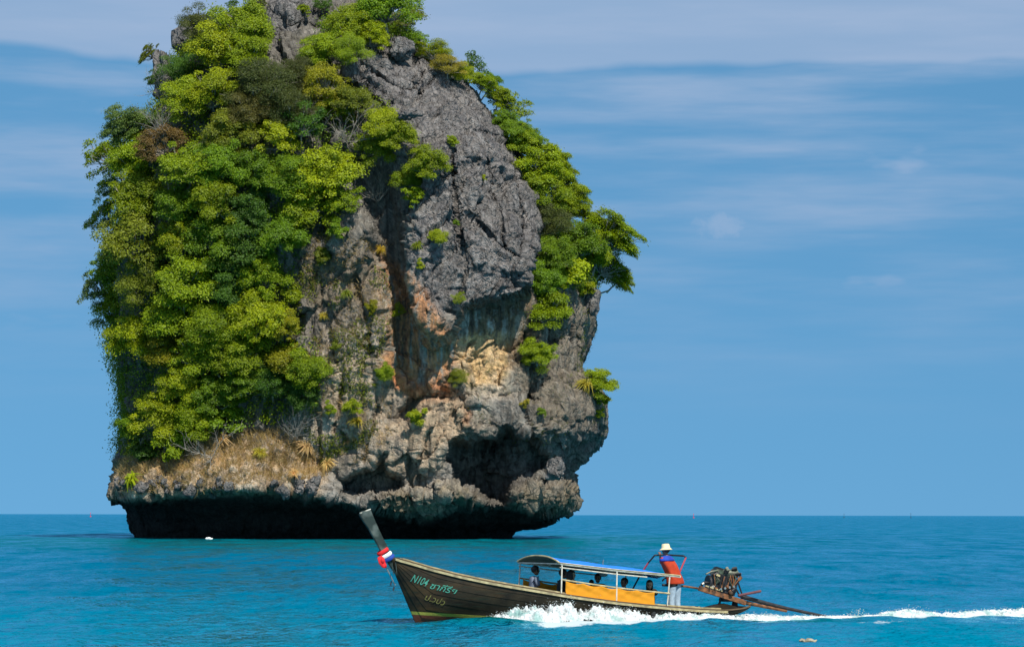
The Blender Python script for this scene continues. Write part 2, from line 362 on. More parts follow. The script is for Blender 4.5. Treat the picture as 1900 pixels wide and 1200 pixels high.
JOINTS = [([(843, 285), (843, 350), (850, 420), (862, 520), (858, 560)], 1.0, 2.6), ([(800, 110), (770, 160), (720, 200)], 1.2, 3.5), ([(690, 140), (760, 182), (805, 150)], 1.2, 3.5), ([(880, 250), (930, 262), (968, 285)], 0.9, 3),
 ([(770, 410), (835, 330), (890, 300)], 0.8, 2.6), ([(870, 400), (930, 470), (985, 500)], 0.8, 3), ([(905, 300), (925, 400), (935, 480)], 0.6, 2.4), ([(955, 300), (965, 420), (960, 520)], 0.7, 2.4), ([(1012, 560), (1018, 640), (1010, 720)], 1.4, 4), ([(600, 600), (640, 700), (622, 800)], 1.0, 4), ([(660, 520), (690, 640), (700, 760), (680, 850)], 1.2, 4),
 ([(930, 735), (960, 728), (1000, 745)], 1.2, 2.6), ([(960, 735), (975, 790)], 1.0, 2.6), ([(1060, 560), (1070, 680)], 0.9, 4), ([(1040, 700), (1060, 780), (1050, 815)], 0.9, 3), ([(745, 690), (800, 740), (850, 740)], 1.2, 4), ([(590, 760), (600, 880)], 0.9, 4), ([(770, 800), (760, 880), (770, 920)], 1.0, 4)]
def build_rock():
    vs = np.concatenate([np.arange(-60, 20, 4.0), np.arange(20, 780, 2.05), np.arange(780, 1016, 1.35)])
    nf, nb = 640, 150
    # angle runs along the front from left to right, then round the back
    tf = np.linspace(-1, 1, nf); tb = np.linspace(1, -1, nb + 2)[1:-1]
    Dv = np.interp(vs, [-60, 100, 400, 700, 1016], [336, 326, 316, 312, 314])
    Z = CAMZ + (HOR - vs) * Dv / F
    XL = (interp(vs, LEFT) + 7 - 950) * 322 / F; XR = (interp(vs, RIGHT) + np.interp(vs, [0, 520, 640, 1000], [2, 0, -13, -13]) - 950) * 333 / F
    xc, hw = (XL + XR) / 2, (XR - XL) / 2
    yc = np.interp(vs, [-60, 0, 100, 300, 1016], [352, 348, 344, 340, 338])
    hd = np.interp(vs, [-60, 0, 100, 200, 300, 450, 600, 800, 920, 1016], [8, 15, 20, 23.5, 26, 27, 27.5, 28, 29, 25])
    def sp(a, e): return np.sign(a) * np.abs(a) ** e
    rows = []
    e = 0.62
    tt = np.pi * 0.5 * (1 + sp(np.linspace(-1, 1, 60001), 2.2))[::-1]      # evenly spaced along the outline
    qx, qy = 28 * sp(np.cos(tt), e), 27 * sp(np.sin(tt), e)
    sl_ = np.concatenate([[0], np.cumsum(np.hypot(np.diff(qx), np.diff(qy)))])
    thf = np.interp(np.linspace(0, sl_[-1], nf), sl_, tt)
    th = np.concatenate([thf, -np.linspace(0, np.pi, nb + 2)[1:-1]])
    cx, cy = sp(np.cos(th), e), sp(np.sin(th), e)
    X = xc[:, None] + hw[:, None] * cx[None]; Y = yc[:, None] - hd[:, None] * cy[None]
    ZZ = np.repeat(Z[:, None], len(th), 1)
    nv, nt = X.shape
    x, y, z = X.ravel().astype(np.float32), Y.ravel().astype(np.float32), ZZ.ravel().astype(np.float32)
    u = 950 + F * x / y; v = HOR - F * (z - CAMZ) / y
    front = np.repeat(np.clip(cy, 0, 1)[None], nv, 0).ravel().astype(np.float32)
    fw = sstep(front, 0.05, 0.6); isf = front > 0
    P0 = np.stack([x, y, z], 1)
    # crooked edges: the features are laid out with a wobble so that no outline stays smooth
    wob = fbm(P0 * 0.16, 4, 0.55, 3); wob2 = fbm(P0 * 0.16 + 40, 4, 0.55, 8)
    uu = u + wob * 16; vv = v + wob2 * 16
    d = np.zeros_like(x)
    rid = fbm(P0 * np.array([0.10, 0.10, 0.055]), 4, 0.5, 21, True)
    d += 1.5 * rid
    # the leaning grey slab
    sl = pmask(u + wob * 9, v + wob2 * 9, SLAB, 4); d += sl * (1.8 + 2.2 * sstep(vv, 150, 520)) + sl * 0.6 * fbm(P0 * 0.25, 3, 0.5, 31)
    # the flank right of the slab stands further back
    fl = pmask(uu, vv, [(905, 165), (945, 222), (975, 280), (1004, 400), (990, 545), (1020, 640), (1150, 640), (1150, 300), (1000, 160)], 12)
    d -= fl * 2.4
    d -= (2.9 - 1.8 * sstep(vv, 480, 600)) * pmask(uu, vv, GULLY, 14)
    d -= 0.9 * pmask(uu, vv, ALCOVE, 5)
    d += 0.9 * pmask(uu, vv, CAP, 10)
    d += 1.3 * pmask(uu, vv, [(850, 760), (900, 740), (1000, 745), (1060, 800), (1010, 830), (960, 800), (880, 810)], 12)
    d -= 2.0 * pmask(uu, vv, HOLE, 5)
    # ragged buttress left of the gully
    d += 1.4 * pmask(uu, vv, [(560, 470), (640, 400), (690, 430), (700, 560), (720, 700), (690, 800), (600, 820), (560, 700)], 25)
    d += 1.2 * pmask(uu, vv, [(640, 390), (690, 400), (690, 480), (650, 520), (620, 470)], 10)
    # talus apron on the left, out to the lip
    ap = pmask(uu, vv, [(180, 850), (320, 840), (560, 830), (620, 880), (640, 930), (180, 935)], 20)
    d += ap * (0.5 + 2.6 * sstep(vv, 845, 915))
    # the slab's tip runs down into the gully as a hanging nose
    d += 1.7 * pmask(u + wob * 8, v + wob2 * 8, [(765, 560), (850, 600), (852, 650), (838, 690), (815, 722), (796, 715), (785, 660)], 9)
    # long open joints
    for L_, dep, wd in JOINTS:
        dist = np.full(x.shape, 1e9, np.float32)
        for (ax_, ay_), (bx_, by_) in zip(L_[:-1], L_[1:]):
            ex_, ey_ = bx_ - ax_, by_ - ay_; wx_, wy_ = u + wob * 7 - ax_, v + wob2 * 7 - ay_
            tq = np.clip((wx_ * ex_ + wy_ * ey_) / (ex_ * ex_ + ey_ * ey_), 0, 1); dist = np.minimum(dist, np.hypot(wx_ - ex_ * tq, wy_ - ey_ * tq))
        d -= dep * np.exp(-(dist / wd) ** 2)
    # caves
    cv = pmask(u + wob * 9, v + wob2 * 9, CAVE, 7); d -= 8.0 * cv * (1 - 0.62 * sstep(u + 14 * wob, 912, 972)) - 0.9 * cv * fbm(P0 * np.array([0.7, 0.7, 0.15]), 3, 0.5, 45, True)
    d -= 4.5 * pmask(u + wob * 9, v + wob2 * 9, CAVE2, 6)
    d += 3.2 * pmask(u + wob * 4, v + wob2 * 4, NOSE, 4) * cv
    # rightmost face below the shelf leans back
    d -= 1.6 * pmask(uu, vv, [(1040, 815), (1120, 822), (1100, 850), (1085, 900), (1050, 895)], 6)
    # undercut along the sea and the lumps that hang over it
    lip = interp(u, LIP) + 13 * wob + 8 * fbm(P0 * 0.6, 4, 0.6, 77)
    below = sstep(v - lip, -2, 9)
    l1 = pmask(u + wob * 9, v + wob2 * 9, LUMP1, 7); l2 = pmask(u + wob * 5, v + wob2 * 5, LUMP2, 4); l3 = pmask(u + wob * 6, v + wob2 * 6, LUMP3, 7)
    d += 2.2 * l1 + 2.6 * l2 + 3.4 * l3
    d -= below * (4.8 + 2.2 * sstep(v - lip, 5, 45)) * (1 - 0.55 * l1)
    Y2 = y - d * fw
    # side and back also undercut a little through the outline; now the base surface normals
    G = np.stack([x, Y2, z], 1).reshape(nv, nt, 3)
    du = np.roll(G, -1, 1) - np.roll(G, 1, 1); dv = np.empty_like(G); dv[1:-1] = G[2:] - G[:-2]; dv[0] = G[1] - G[0]; dv[-1] = G[-1] - G[-2]
    N = np.cross(dv, du); N /= (np.linalg.norm(N, axis=2, keepdims=True) + 1e-9)
    N = N.reshape(-1, 3)
    cen = np.stack([np.repeat(xc, nt), np.repeat(yc, nt), z], 1)
    if np.mean(np.sum(N * (np.stack([x, Y2, z], 1) - cen), 1)) < 0: N = -N
    P = np.stack([x, Y2, z], 1)
    # rock relief: blocks and joints, tilted beds on the slab, flutes lower down, pitted karst
    warp = np.stack([fbm(P * 0.3, 3, 0.5, 51), fbm(P * 0.3 + 9, 3, 0.5, 52), fbm(P * 0.3 + 19, 3, 0.5, 53)], 1)
    Pw = P + warp * 1.3
    f1, f2, cid, t1 = worley(Pw * np.array([0.20, 0.20, 0.15]), 5)
    M2 = np.array([[0.9, 0, 0.45], [0, 1, 0], [-0.7, 0, 1.2]])
    g1, g2, gid, t2 = worley(Pw @ M2.T * 0.55, 6)
    k1, k2, kid, t3 = worley((Pw + warp) @ M2.T * 1.5, 7)
    kar = fbm(Pw * np.array([0.5, 0.5, 0.36]), 5, 0.55, 61, True)
    flute = fbm(P * np.array([1.3, 0.8, 0.14]) + warp * 0.4, 3, 0.5, 71, True)
    fine = fbm((Pw @ M2.T) * 2.2, 3, 0.6, 81, True)
    h = t1 * 1.25 + (sstep(f2 - f1, 0, 0.05) - 1) * 0.4 + t2 * 0.42 + (sstep(g2 - g1, 0, 0.05) - 1) * 0.20 + t3 * 0.15 + (kid - 0.5) * 0.07 + kar * (0.20 - 0.06 * sl) + flute * 0.52 * (1 - sl) * (0.5 + 0.5 * sstep(v, 480, 640)) + fine * 0.09 - 0.1
    SM = np.maximum(pmask(uu, vv, [(1000, 560), (1120, 540), (1110, 690), (1150, 760), (1120, 820), (1060, 800), (1000, 690)], 14), pmask(uu, vv, [(590, 740), (690, 730), (700, 800), (650, 870), (590, 880)], 14))
    SM = np.maximum(SM, np.maximum(pmask(uu, vv, GULLY, 14), pmask(uu, vv, [(866, 576), (985, 544), (1000, 600), (960, 625), (850, 640)], 8)))
    SM = np.maximum(SM, 0.55 * pmask(uu, vv, [(640, 740), (860, 740), (845, 900), (640, 920)], 16))
    yl = pmask(u, v, [(850, 630), (950, 615), (955, 700), (880, 730), (845, 690)], 10)
    SM = np.maximum(SM, pmask(uu, vv, [(860, 740), (1000, 745), (1040, 800), (960, 800), (880, 805)], 8) * 0.7)
    vst = fbm(P * np.array([1.1, 0.6, 0.10]) + warp * 0.35, 4, 0.55, 171, True)
    h = h * (1 - 0.62 * SM) + SM * 0.36 * vst + yl * 0.28 * fbm(Pw * 1.1, 4, 0.6, 181, True)
    h *= 1 - 0.6 * below
    barn = np.clip(l1 + l2 + l3 + ap * 0.7, 0, 1)
    h += barn * 0.20 * fbm(P * 2.6, 3, 0.6, 91, True)
    P = P + N * h[:, None] * (0.35 + 0.65 * (1 - 0.5 * cv))[:, None]
    P[:, 2] = np.where(np.repeat(np.arange(nv), nt) == nv - 1, -1.5, P[:, 2])
    # colours of the stone itself
    u = 950 + F * P[:, 0] / P[:, 1]; v = HOR - F * (P[:, 2] - CAMZ) / P[:, 1]
    uu = u + wob * 18 + 5 * kar; vv = v + wob2 * 18 + 5 * kar
    def lay(c, k, m): return c * (1 - m[:, None]) + np.array(k)[None] * m[:, None]
    nA = fbm(P * 0.22, 4, 0.55, 101); nB = fbm(P * 0.9, 4, 0.6, 102); nC = fbm(P * np.array([2.0, 1.6, 0.09]), 4, 0.6, 103); nD = fbm(P * 0.12 + 33, 4, 0.5, 104)
    c = np.repeat(np.array([[0.235, 0.215, 0.185]]), len(P), 0)
    c = lay(c, (0.30, 0.26, 0.20), sstep(nA, -0.05, 0.5) * 0.7)
    c = lay(c, (0.12, 0.115, 0.10), sstep(nB, 0.05, 0.5) * 0.6)
    gm = pmask(uu, vv, UPGREY, 14)
    c = lay(c, (0.235, 0.217, 0.205), gm * 0.92)
    c = lay(c, (0.33, 0.305, 0.28), gm * sstep(nB, 0.0, 0.45) * 0.75)
    c = lay(c, (0.12, 0.115, 0.12), gm * sstep(-nB, 0.05, 0.5) * 0.6)
    # rust and clay washed down the gully, ochre fresh face, warm rock round the caves
    warm = pmask(uu, vv, [(560, 480), (700, 470), (760, 560), (850, 600), (850, 720), (900, 800), (820, 840), (720, 880), (600, 860), (560, 700)], 30)
    c = lay(c, (0.30, 0.225, 0.15), warm * (0.35 + 0.4 * sstep(nA, -0.2, 0.3)))
    gl = pmask(uu, vv, [(705, 470), (770, 520), (850, 640), (840, 720), (770, 725), (720, 690)], 12)
    c = lay(c, (0.40, 0.18, 0.07), gl * sstep(nC + nD * 0.5, -0.45, 0.15) * 0.9)
    c = lay(c, (0.16, 0.185, 0.17), gl * sstep(-nC, 0.0, 0.35) * 0.7)
    red = pmask(uu, vv, [(735, 690), (775, 715), (830, 712), (860, 740), (820, 760), (770, 750), (740, 725)], 8) + pmask(uu, vv, [(868, 765), (884, 770), (880, 800), (862, 800)], 5)
    c = lay(c, (0.46, 0.17, 0.065), np.clip(red, 0, 1) * (0.55 + 0.45 * sstep(nB, -0.2, 0.3)))
    c = lay(c, (0.40, 0.27, 0.155), pmask(uu, vv, [(760, 745), (870, 735), (880, 800), (820, 830), (740, 830)], 14) * (0.35 + 0.5 * sstep(nB, -0.3, 0.3)))
    c = lay(c, (0.23, 0.14, 0.06), pmask(uu, vv, ALCOVE, 8) * 0.75 * sstep(nC, -0.4, 0.2))
    c = lay(c, (0.42, 0.42, 0.37), pmask(uu, vv, [(862, 580), (940, 575), (945, 620), (862, 640)], 8) * sstep(-nC, 0.08, 0.3) * 0.8)
    c = lay(c, (0.50, 0.32, 0.135), pmask(u + wob * 22, v + wob2 * 22, YELLOW, 9) * (0.45 + 0.55 * sstep(nB + 0.3 * nC, -0.35, 0.25)))
    c = lay(c, (0.52, 0.38, 0.22), pmask(uu, vv, [(850, 640), (945, 620), (950, 740), (880, 740)], 14) * 0.35)
    c = lay(c, (0.22, 0.17, 0.11), pmask(uu, vv, [(985, 540), (1110, 540), (1105, 680), (1140, 740), (1130, 800), (1000, 800), (960, 700)], 20) * 0.55)
    # dry litter and brown soil on the apron
    c = lay(c, (0.46, 0.30, 0.15), pmask(uu, vv, [(200, 860), (420, 830), (560, 820), (610, 880), (600, 922), (200, 928)], 18) * (0.4 + 0.5 * sstep(nB, -0.2, 0.3)))
    c = lay(c, (0.50, 0.44, 0.35), pmask(uu, vv, [(200, 888), (600, 868), (620, 915), (200, 932)], 8) * sstep(nB, 0.02, 0.25) * 0.8)
    # barnacled lumps, then the black intertidal band
    c = lay(c, (0.30, 0.235, 0.145), np.clip(l1 + l2 + l3, 0, 1) * (0.35 + 0.45 * sstep(nB, -0.2, 0.3)))
    band = sstep(v - interp(u, LIP) + 6 * nB, 1, 12)
    c = lay(c, (0.035, 0.031, 0.027), band * 0.95)
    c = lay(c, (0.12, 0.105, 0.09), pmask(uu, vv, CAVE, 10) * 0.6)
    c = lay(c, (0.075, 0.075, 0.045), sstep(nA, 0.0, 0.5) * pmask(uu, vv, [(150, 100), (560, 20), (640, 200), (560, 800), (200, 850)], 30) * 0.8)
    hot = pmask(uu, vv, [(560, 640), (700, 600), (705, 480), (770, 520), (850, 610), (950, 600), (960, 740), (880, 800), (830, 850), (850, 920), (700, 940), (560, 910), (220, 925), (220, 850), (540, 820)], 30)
    c = lay(c, (0.40, 0.30, 0.20), pmask(uu, vv, [(700, 760), (860, 740), (880, 800), (820, 850), (800, 900), (700, 900), (680, 830)], 18) * (0.3 + 0.5 * sstep(nB, -0.2, 0.3)))
    # dark drip marks
    c = lay(c, (0.075, 0.070, 0.064), sstep(nC, 0.10, 0.42) * (0.45 + 0.35 * SM) * (1 - band) * (1 - 0.6 * gm))
    c = lay(c, (0.40, 0.36, 0.30), sstep(-nC, 0.16, 0.42) * 0.45 * SM * (1 - band))
    c *= (1 + 0.22 * (gid - 0.5) + 0.25 * (cid - 0.5))[:, None] 
    idx = np.arange(nv * nt).reshape(nv, nt); nx = np.roll(idx, -1, 1)
    Q = np.stack([idx[:-1].ravel(), idx[1:].ravel(), nx[1:].ravel(), nx[:-1].ravel()], 1)
    V = np.concatenate([P, [[xc[0], yc[0], Z[0] + 1.5]]])
    me = npmesh('cliff', V, Q, True)
    bm = None
    ca = me.color_attributes.new('stone', 'FLOAT_COLOR', 'POINT')
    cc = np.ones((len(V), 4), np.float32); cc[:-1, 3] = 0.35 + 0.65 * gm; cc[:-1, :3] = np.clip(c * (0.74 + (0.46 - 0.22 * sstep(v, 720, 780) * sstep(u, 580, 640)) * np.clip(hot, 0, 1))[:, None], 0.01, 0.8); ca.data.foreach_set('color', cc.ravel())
    # which way is out, for growing things on it
    n2 = np.zeros_like(P); G = P.reshape(nv, nt, 3)
    du = np.roll(G, -3, 1) - np.roll(G, 3, 1); dv = np.empty_like(G); dv[4:-4] = G[8:] - G[:-8]; dv[:4] = G[4:8] - G[:4]; dv[-4:] = G[-4:] - G[-8:-4]
    n2 = np.cross(dv, du).reshape(-1, 3); n2 /= (np.linalg.norm(n2, axis=1, keepdims=True) + 1e-9)
    s = np.sign(np.sum(n2 * (P - cen), 1)); n2 *= s[:, None]
    return me, P, n2, u, v, isf

def rock_material():
    m = bpy.data.materials.new('limestone'); m.use_nodes = True
    nt = m.node_tree; n = nt.nodes; l = nt.links; b = n['Principled BSDF']
    b.inputs['Roughness'].default_value = 0.92; b.inputs['Specular IOR Level'].default_value = 0.25
    a = n.new('ShaderNodeVertexColor'); a.layer_name = 'stone'
    t = n.new('ShaderNodeNewGeometry')
    def noise(sc, det, rough=0.6, vec=(1, 1, 1)):
        mp = n.new('ShaderNodeMapping'); mp.inputs['Scale'].default_value = vec; l.new(t.outputs['Position'], mp.inputs[0])
        x = n.new('ShaderNodeTexNoise'); x.inputs['Scale'].default_value = sc; x.inputs['Detail'].default_value = det; x.inputs['Roughness'].default_value = rough
        l.new(mp.outputs[0], x.inputs['Vector']); return x.outputs[0]
    n1a = noise(1.3, 8, 0.7); n1b = noise(1.6, 7, 0.65, (1.5, 1.5, 0.22)); nn_ = n.new('ShaderNodeMath'); nn_.operation = 'MULTIPLY_ADD'; l.new(n1b, nn_.inputs[0]); nn_.inputs[1].default_value = 0.5; hf = n.new('ShaderNodeMath'); hf.operation = 'MULTIPLY'; l.new(n1a, hf.inputs[0]); hf.inputs[1].default_value = 0.5; l.new(hf.outputs[0], nn_.inputs[2]); n1 = nn_.outputs[0]
    mr = n.new('ShaderNodeMapRange'); l.new(n1, mr.inputs[0]); mr.inputs[1].default_value = 0.36; mr.inputs[2].default_value = 0.66; mr.inputs[3].default_value = 0.40; mr.inputs[4].default_value = 1.65
    mx = n.new('ShaderNodeMix'); mx.data_type = 'RGBA'; mx.blend_type = 'MULTIPLY'; mx.inputs[0].default_value = 1
    l.new(a.outputs[0], mx.inputs[6]); l.new(mr.outputs[0], mx.inputs[7]); l.new(mx.outputs[2], b.inputs['Base Color'])
    n2 = noise(2.6, 6, 0.7, (1, 1, 0.7)); n3 = noise(9, 4, 0.6)
    ad = n.new('ShaderNodeMath'); ad.operation = 'MULTIPLY_ADD'; l.new(n3, ad.inputs[0]); ad.inputs[1].default_value = 0.35; l.new(n2, ad.inputs[2])
    def cracks(sc, w, rot, vec):
        wn_ = n.new('ShaderNodeTexNoise'); wn_.inputs['Scale'].default_value = 0.8; wn_.inputs['Detail'].default_value = 4; l.new(t.outputs['Position'], wn_.inputs['Vector'])
        av = n.new('ShaderNodeVectorMath'); av.operation = 'MULTIPLY_ADD'; l.new(wn_.outputs['Color'], av.inputs[0]); av.inputs[1].default_value = (1.6, 1.6, 1.6); l.new(t.outputs['Position'], av.inputs[2])
        mp = n.new('ShaderNodeMapping'); mp.inputs['Scale'].default_value = vec; mp.inputs['Rotation'].default_value = rot; l.new(av.outputs[0], mp.inputs[0])
        vo = n.new('ShaderNodeTexVoronoi'); vo.feature = 'DISTANCE_TO_EDGE'; vo.inputs['Scale'].default_value = sc; l.new(mp.outputs[0], vo.inputs['Vector'])
        r = n.new('ShaderNodeMapRange'); l.new(vo.outputs['Distance'], r.inputs[0]); r.inputs[1].default_value = 0.0; r.inputs[2].default_value = w; return r.outputs[0]
    cA = cracks(0.55, 0.10, (0, 0.6, 0), (1, 1, 0.55)); cB = cracks(1.5, 0.14, (0, 0.8, 0.2), (1, 1, 0.5))
    sm = n.new('ShaderNodeMath'); sm.operation = 'MULTIPLY_ADD'; l.new(cA, sm.inputs[0]); ka = n.new('ShaderNodeMath'); ka.operation = 'MULTIPLY'; l.new(a.outputs['Alpha'], ka.inputs[0]); ka.inputs[1].default_value = 0.9; l.new(ka.outputs[0], sm.inputs[1]); l.new(ad.outputs[0], sm.inputs[2])
    s2 = n.new('ShaderNodeMath'); s2.operation = 'MULTIPLY_ADD'; l.new(cB, s2.inputs[0]); kb = n.new('ShaderNodeMath'); kb.operation = 'MULTIPLY'; l.new(a.outputs['Alpha'], kb.inputs[0]); kb.inputs[1].default_value = 0.45; l.new(kb.outputs[0], s2.inputs[1]); l.new(sm.outputs[0], s2.inputs[2])
    bp = n.new('ShaderNodeBump'); bp.inputs['Strength'].default_value = 1.0; bp.inputs['Distance'].default_value = 0.42
    l.new(s2.outputs[0], bp.inputs['Height']); l.new(bp.outputs[0], b.inputs['Normal'])
    return m
ROCK = rock_material()
ISLET = empty('rock_islet', (-18, 338, 0))
tag(ISLET, 'tall overgrown limestone rock islet with undercut base standing in the sea', 'rock islet')
_me, RP, RN, RU, RV, RF = build_rock()
_o = link('cliff', _me, ISLET, ROCK); _o.matrix_parent_inverse = Matrix.Translation((18, -338, 0))
# lookup: photo pixel -> front surface point and outward direction
GS = 4
_gw, _gh = 1900 // GS, 1040 // GS
_gi = np.full((_gh, _gw), -1, np.int64); _gd = np.full((_gh, _gw), 1e9)
_m = np.where(RF & (RV > 0) & (RV < 1039) & (RU > 0) & (RU < 1899))[0]
_m = _m[np.argsort(-RP[_m, 1])]
_gi[(RV[_m] // GS).astype(int), (RU[_m] // GS).astype(int)] = _m
def surf(u, v):
    r0, c0 = int(v // GS), int(u // GS)
    best, bd = None, 1e9
    for rad in range(0, 60):
        for r in range(r0 - rad, r0 + rad + 1):
            for c in ((range(c0 - rad, c0 + rad + 1)) if abs(r - r0) == rad else (c0 - rad, c0 + rad)):
                if 0 <= r < _gh and 0 <= c < _gw and _gi[r, c] >= 0:
                    d = (r - r0) ** 2 + (c - c0) ** 2
                    if d < bd: bd, best = d, _gi[r, c]
        if best is not None: break
    return Vector(RP[best]), Vector(RN[best])

def boulder_mesh(name, seed, sub=4, flute=0.0, size=(1, 1, 1)):
    bm = bmesh.new(); bmesh.ops.create_icosphere(bm, subdivisions=sub, radius=1.0)
    me = bpy.data.meshes.new(name); bm.to_mesh(me); bm.free()
    p = np.empty(len(me.vertices) * 3, np.float32); me.vertices.foreach_get('co', p); p = p.reshape(-1, 3)
    q = np.sign(p) * np.abs(p) ** 0.75 + seed * 3.7
    f1, f2, cid, tl = worley(q * 1.2, seed)
    h = 0.45 * tl + 0.10 * (sstep(f2 - f1, 0, 0.15) - 1) + 0.16 * fbm(q * 1.2, 4, 0.55, seed, True) + flute * fbm(q * np.array([5, 5, 0.6]), 2, 0.5, seed + 3, True)
    pp = np.sign(p) * np.abs(p) ** 0.8 * (1 + h)[:, None] * np.array(size)
    me.vertices.foreach_set('co', pp.astype(np.float32).ravel())
    me.polygons.foreach_set('use_smooth', np.ones(len(me.polygons), bool))
    ca = me.color_attributes.new('stone', 'FLOAT_COLOR', 'POINT')
    n = fbm(q * 2, 3, 0.5, seed + 9)
    c = np.ones((len(pp), 4), np.float32)
    c[:, :3] = np.array([0.165, 0.155, 0.145]) * (1 + 0.5 * n)[:, None]
    ca.data.foreach_set('color', c.ravel()); me.update()
    return me
def put_boulder(name, me, u, v, D, r, rot=(0, 0, 0)):
    o = link(name, me, ISLET, ROCK); o.location = Vector(px(u, v, D)) - ISLET.location; o.scale = (r, r, r) if not hasattr(r, '__len__') else r; o.rotation_euler = rot
    return o
_b = [boulder_mesh('boulder', k, 4 if k < 3 else 3) for k in range(1, 7)]
put_boulder('summit_pinnacle', boulder_mesh('summit_pinnacle', 11, 5, 0.05), 532, 66, 330, (2.7, 3.2, 4.0), (0.05, 0.05, 0.3))
put_boulder('summit_pinnacle', boulder_mesh('summit_pinnacle', 15, 4, 0.05), 548, 32, 331, (1.7, 1.8, 1.9), (0.0, 0.2, 0.9))
put_boulder('summit_pinnacle', boulder_mesh('summit_pinnacle', 16, 4, 0.05), 500, 108, 327, (1.2, 1.6, 1.9), (0.0, 0.2, 0.9))
put_boulder('fluted_block', boulder_mesh('fluted_block', 12, 4, 0.10), 742, 92, 322, (1.25, 1.2, 1.15), (0, 0.12, 0.2))
put_boulder('boulder', _b[0], 690, 120, 321, (2.0, 1.5, 1.3), (0, 0.5, 0.2))
put_boulder('boulder', _b[1], 760, 212, 310, (1.1, 0.8, 0.55), (0, -0.2, 0.4))
put_boulder('boulder', _b[2], 345, 75, 334, (1.4, 1.5, 1.7), (0.3, 0.2, 2.4))
put_boulder('boulder', _b[1], 306, 150, 328, (1.1, 1.5, 3.0), (0.1, 0.25, 2.4))
put_boulder('boulder', _b[0], 1030, 870, 309, (0.9, 0.9, 1.2), (0.3, 0.2, 2.4))
put_boulder('boulder', _b[2], 1098, 560, 326, (0.6, 0.8, 1.6), (0.1, 0.1, 1.4))
_r = random.Random(4)
for k in range(34):
    uu, vv = _r.uniform(215, 600), _r.uniform(893, 914)
    p, nn = surf(uu, vv)
    o = link('boulder', _b[3 + k % 3], ISLET, ROCK); s = _r.uniform(0.22, 0.6)
    o.location = p + nn * s * 0.35 - ISLET.location; o.scale = (s * _r.uniform(0.8, 1.4), s, s * _r.uniform(0.6, 1)); o.rotation_euler = (_r.uniform(0, 3), _r.uniform(0, 3), _r.uniform(0, 3))
# ------------------------------------------------------------------ vegetation
def leaf_material():
    m = bpy.data.materials.new('foliage'); m.use_nodes = True
    nt = m.node_tree; n = nt.nodes; l = nt.links; b = n['Principled BSDF']; out = n['Material Output']
    oi = n.new('ShaderNodeObjectInfo'); at = n.new('ShaderNodeAttribute'); at.attribute_name = 'leaf'
    hs = n.new('ShaderNodeHueSaturation'); l.new(oi.outputs['Color'], hs.inputs['Color'])
    mr = n.new('ShaderNodeMapRange'); l.new(at.outputs['Fac'], mr.inputs[0]); mr.inputs[3].default_value = 0.52; mr.inputs[4].default_value = 1.55; l.new(mr.outputs[0], hs.inputs['Value'])
    mh = n.new('ShaderNodeMapRange'); l.new(at.outputs['Fac'], mh.inputs[0]); mh.inputs[3].default_value = 0.52; mh.inputs[4].default_value = 0.494; l.new(mh.outputs[0], hs.inputs['Hue'])
    l.new(hs.outputs[0], b.inputs['Base Color']); b.inputs['Roughness'].default_value = 0.55; b.inputs['Specular IOR Level'].default_value = 0.3
    tr = n.new('ShaderNodeBsdfTranslucent'); h2 = n.new('ShaderNodeHueSaturation'); h2.inputs['Hue'].default_value = 0.485; h2.inputs['Value'].default_value = 1.3; l.new(hs.outputs[0], h2.inputs['Color']); l.new(h2.outputs[0], tr.inputs[0])
    mx = n.new('ShaderNodeMixShader'); mx.inputs[0].default_value = 0.38; l.new(b.outputs[0], mx.inputs[1]); l.new(tr.outputs[0], mx.inputs[2]); l.new(mx.outputs[0], out.inputs[0])
    return m
LEAF = leaf_material()
BARK = mat('bark', (0.26, 0.225, 0.18), 0.9, noise=0.4, nscale=6)
DRYBARK = mat('bleached_twig', (0.25, 0.22, 0.18), 0.9, noise=0.3, nscale=6)

def leaves(C, Nn, L, Wd, rng, droop=0.25):
    """one folded leaf (two quads... kept as one kite) per row: centres C, facing Nn, length L"""
    n = len(C)
    Nn = Nn / (np.linalg.norm(Nn, axis=1, keepdims=True) + 1e-9)
    t = rng.normal(size=(n, 3)); t -= Nn * np.sum(t * Nn, 1, keepdims=True); t /= (np.linalg.norm(t, axis=1, keepdims=True) + 1e-9)
    s = np.cross(Nn, t); L = np.broadcast_to(np.asarray(L), (n,))[:, None]; Wd = np.broadcast_to(np.asarray(Wd), (n,))[:, None]
    a = C - t * L * 0.5; b = C + s * Wd * 0.5 + t * L * 0.05 + Nn * L * 0.07; c = C + t * L * 0.5 - Nn * L * droop; d = C - s * Wd * 0.5 + t * L * 0.05 + Nn * L * 0.07
    V = np.stack([a, b, c, d], 1).reshape(-1, 3); Q = np.arange(4 * n).reshape(n, 4)
    return V, Q
def leaf_mesh(name, V, Q, val):
    me = npmesh(name, V, Q)
    at = me.attributes.new('leaf', 'FLOAT', 'FACE'); at.data.foreach_set('value', np.clip(val, 0, 1).astype(np.float32))
    me.materials.append(LEAF); return me
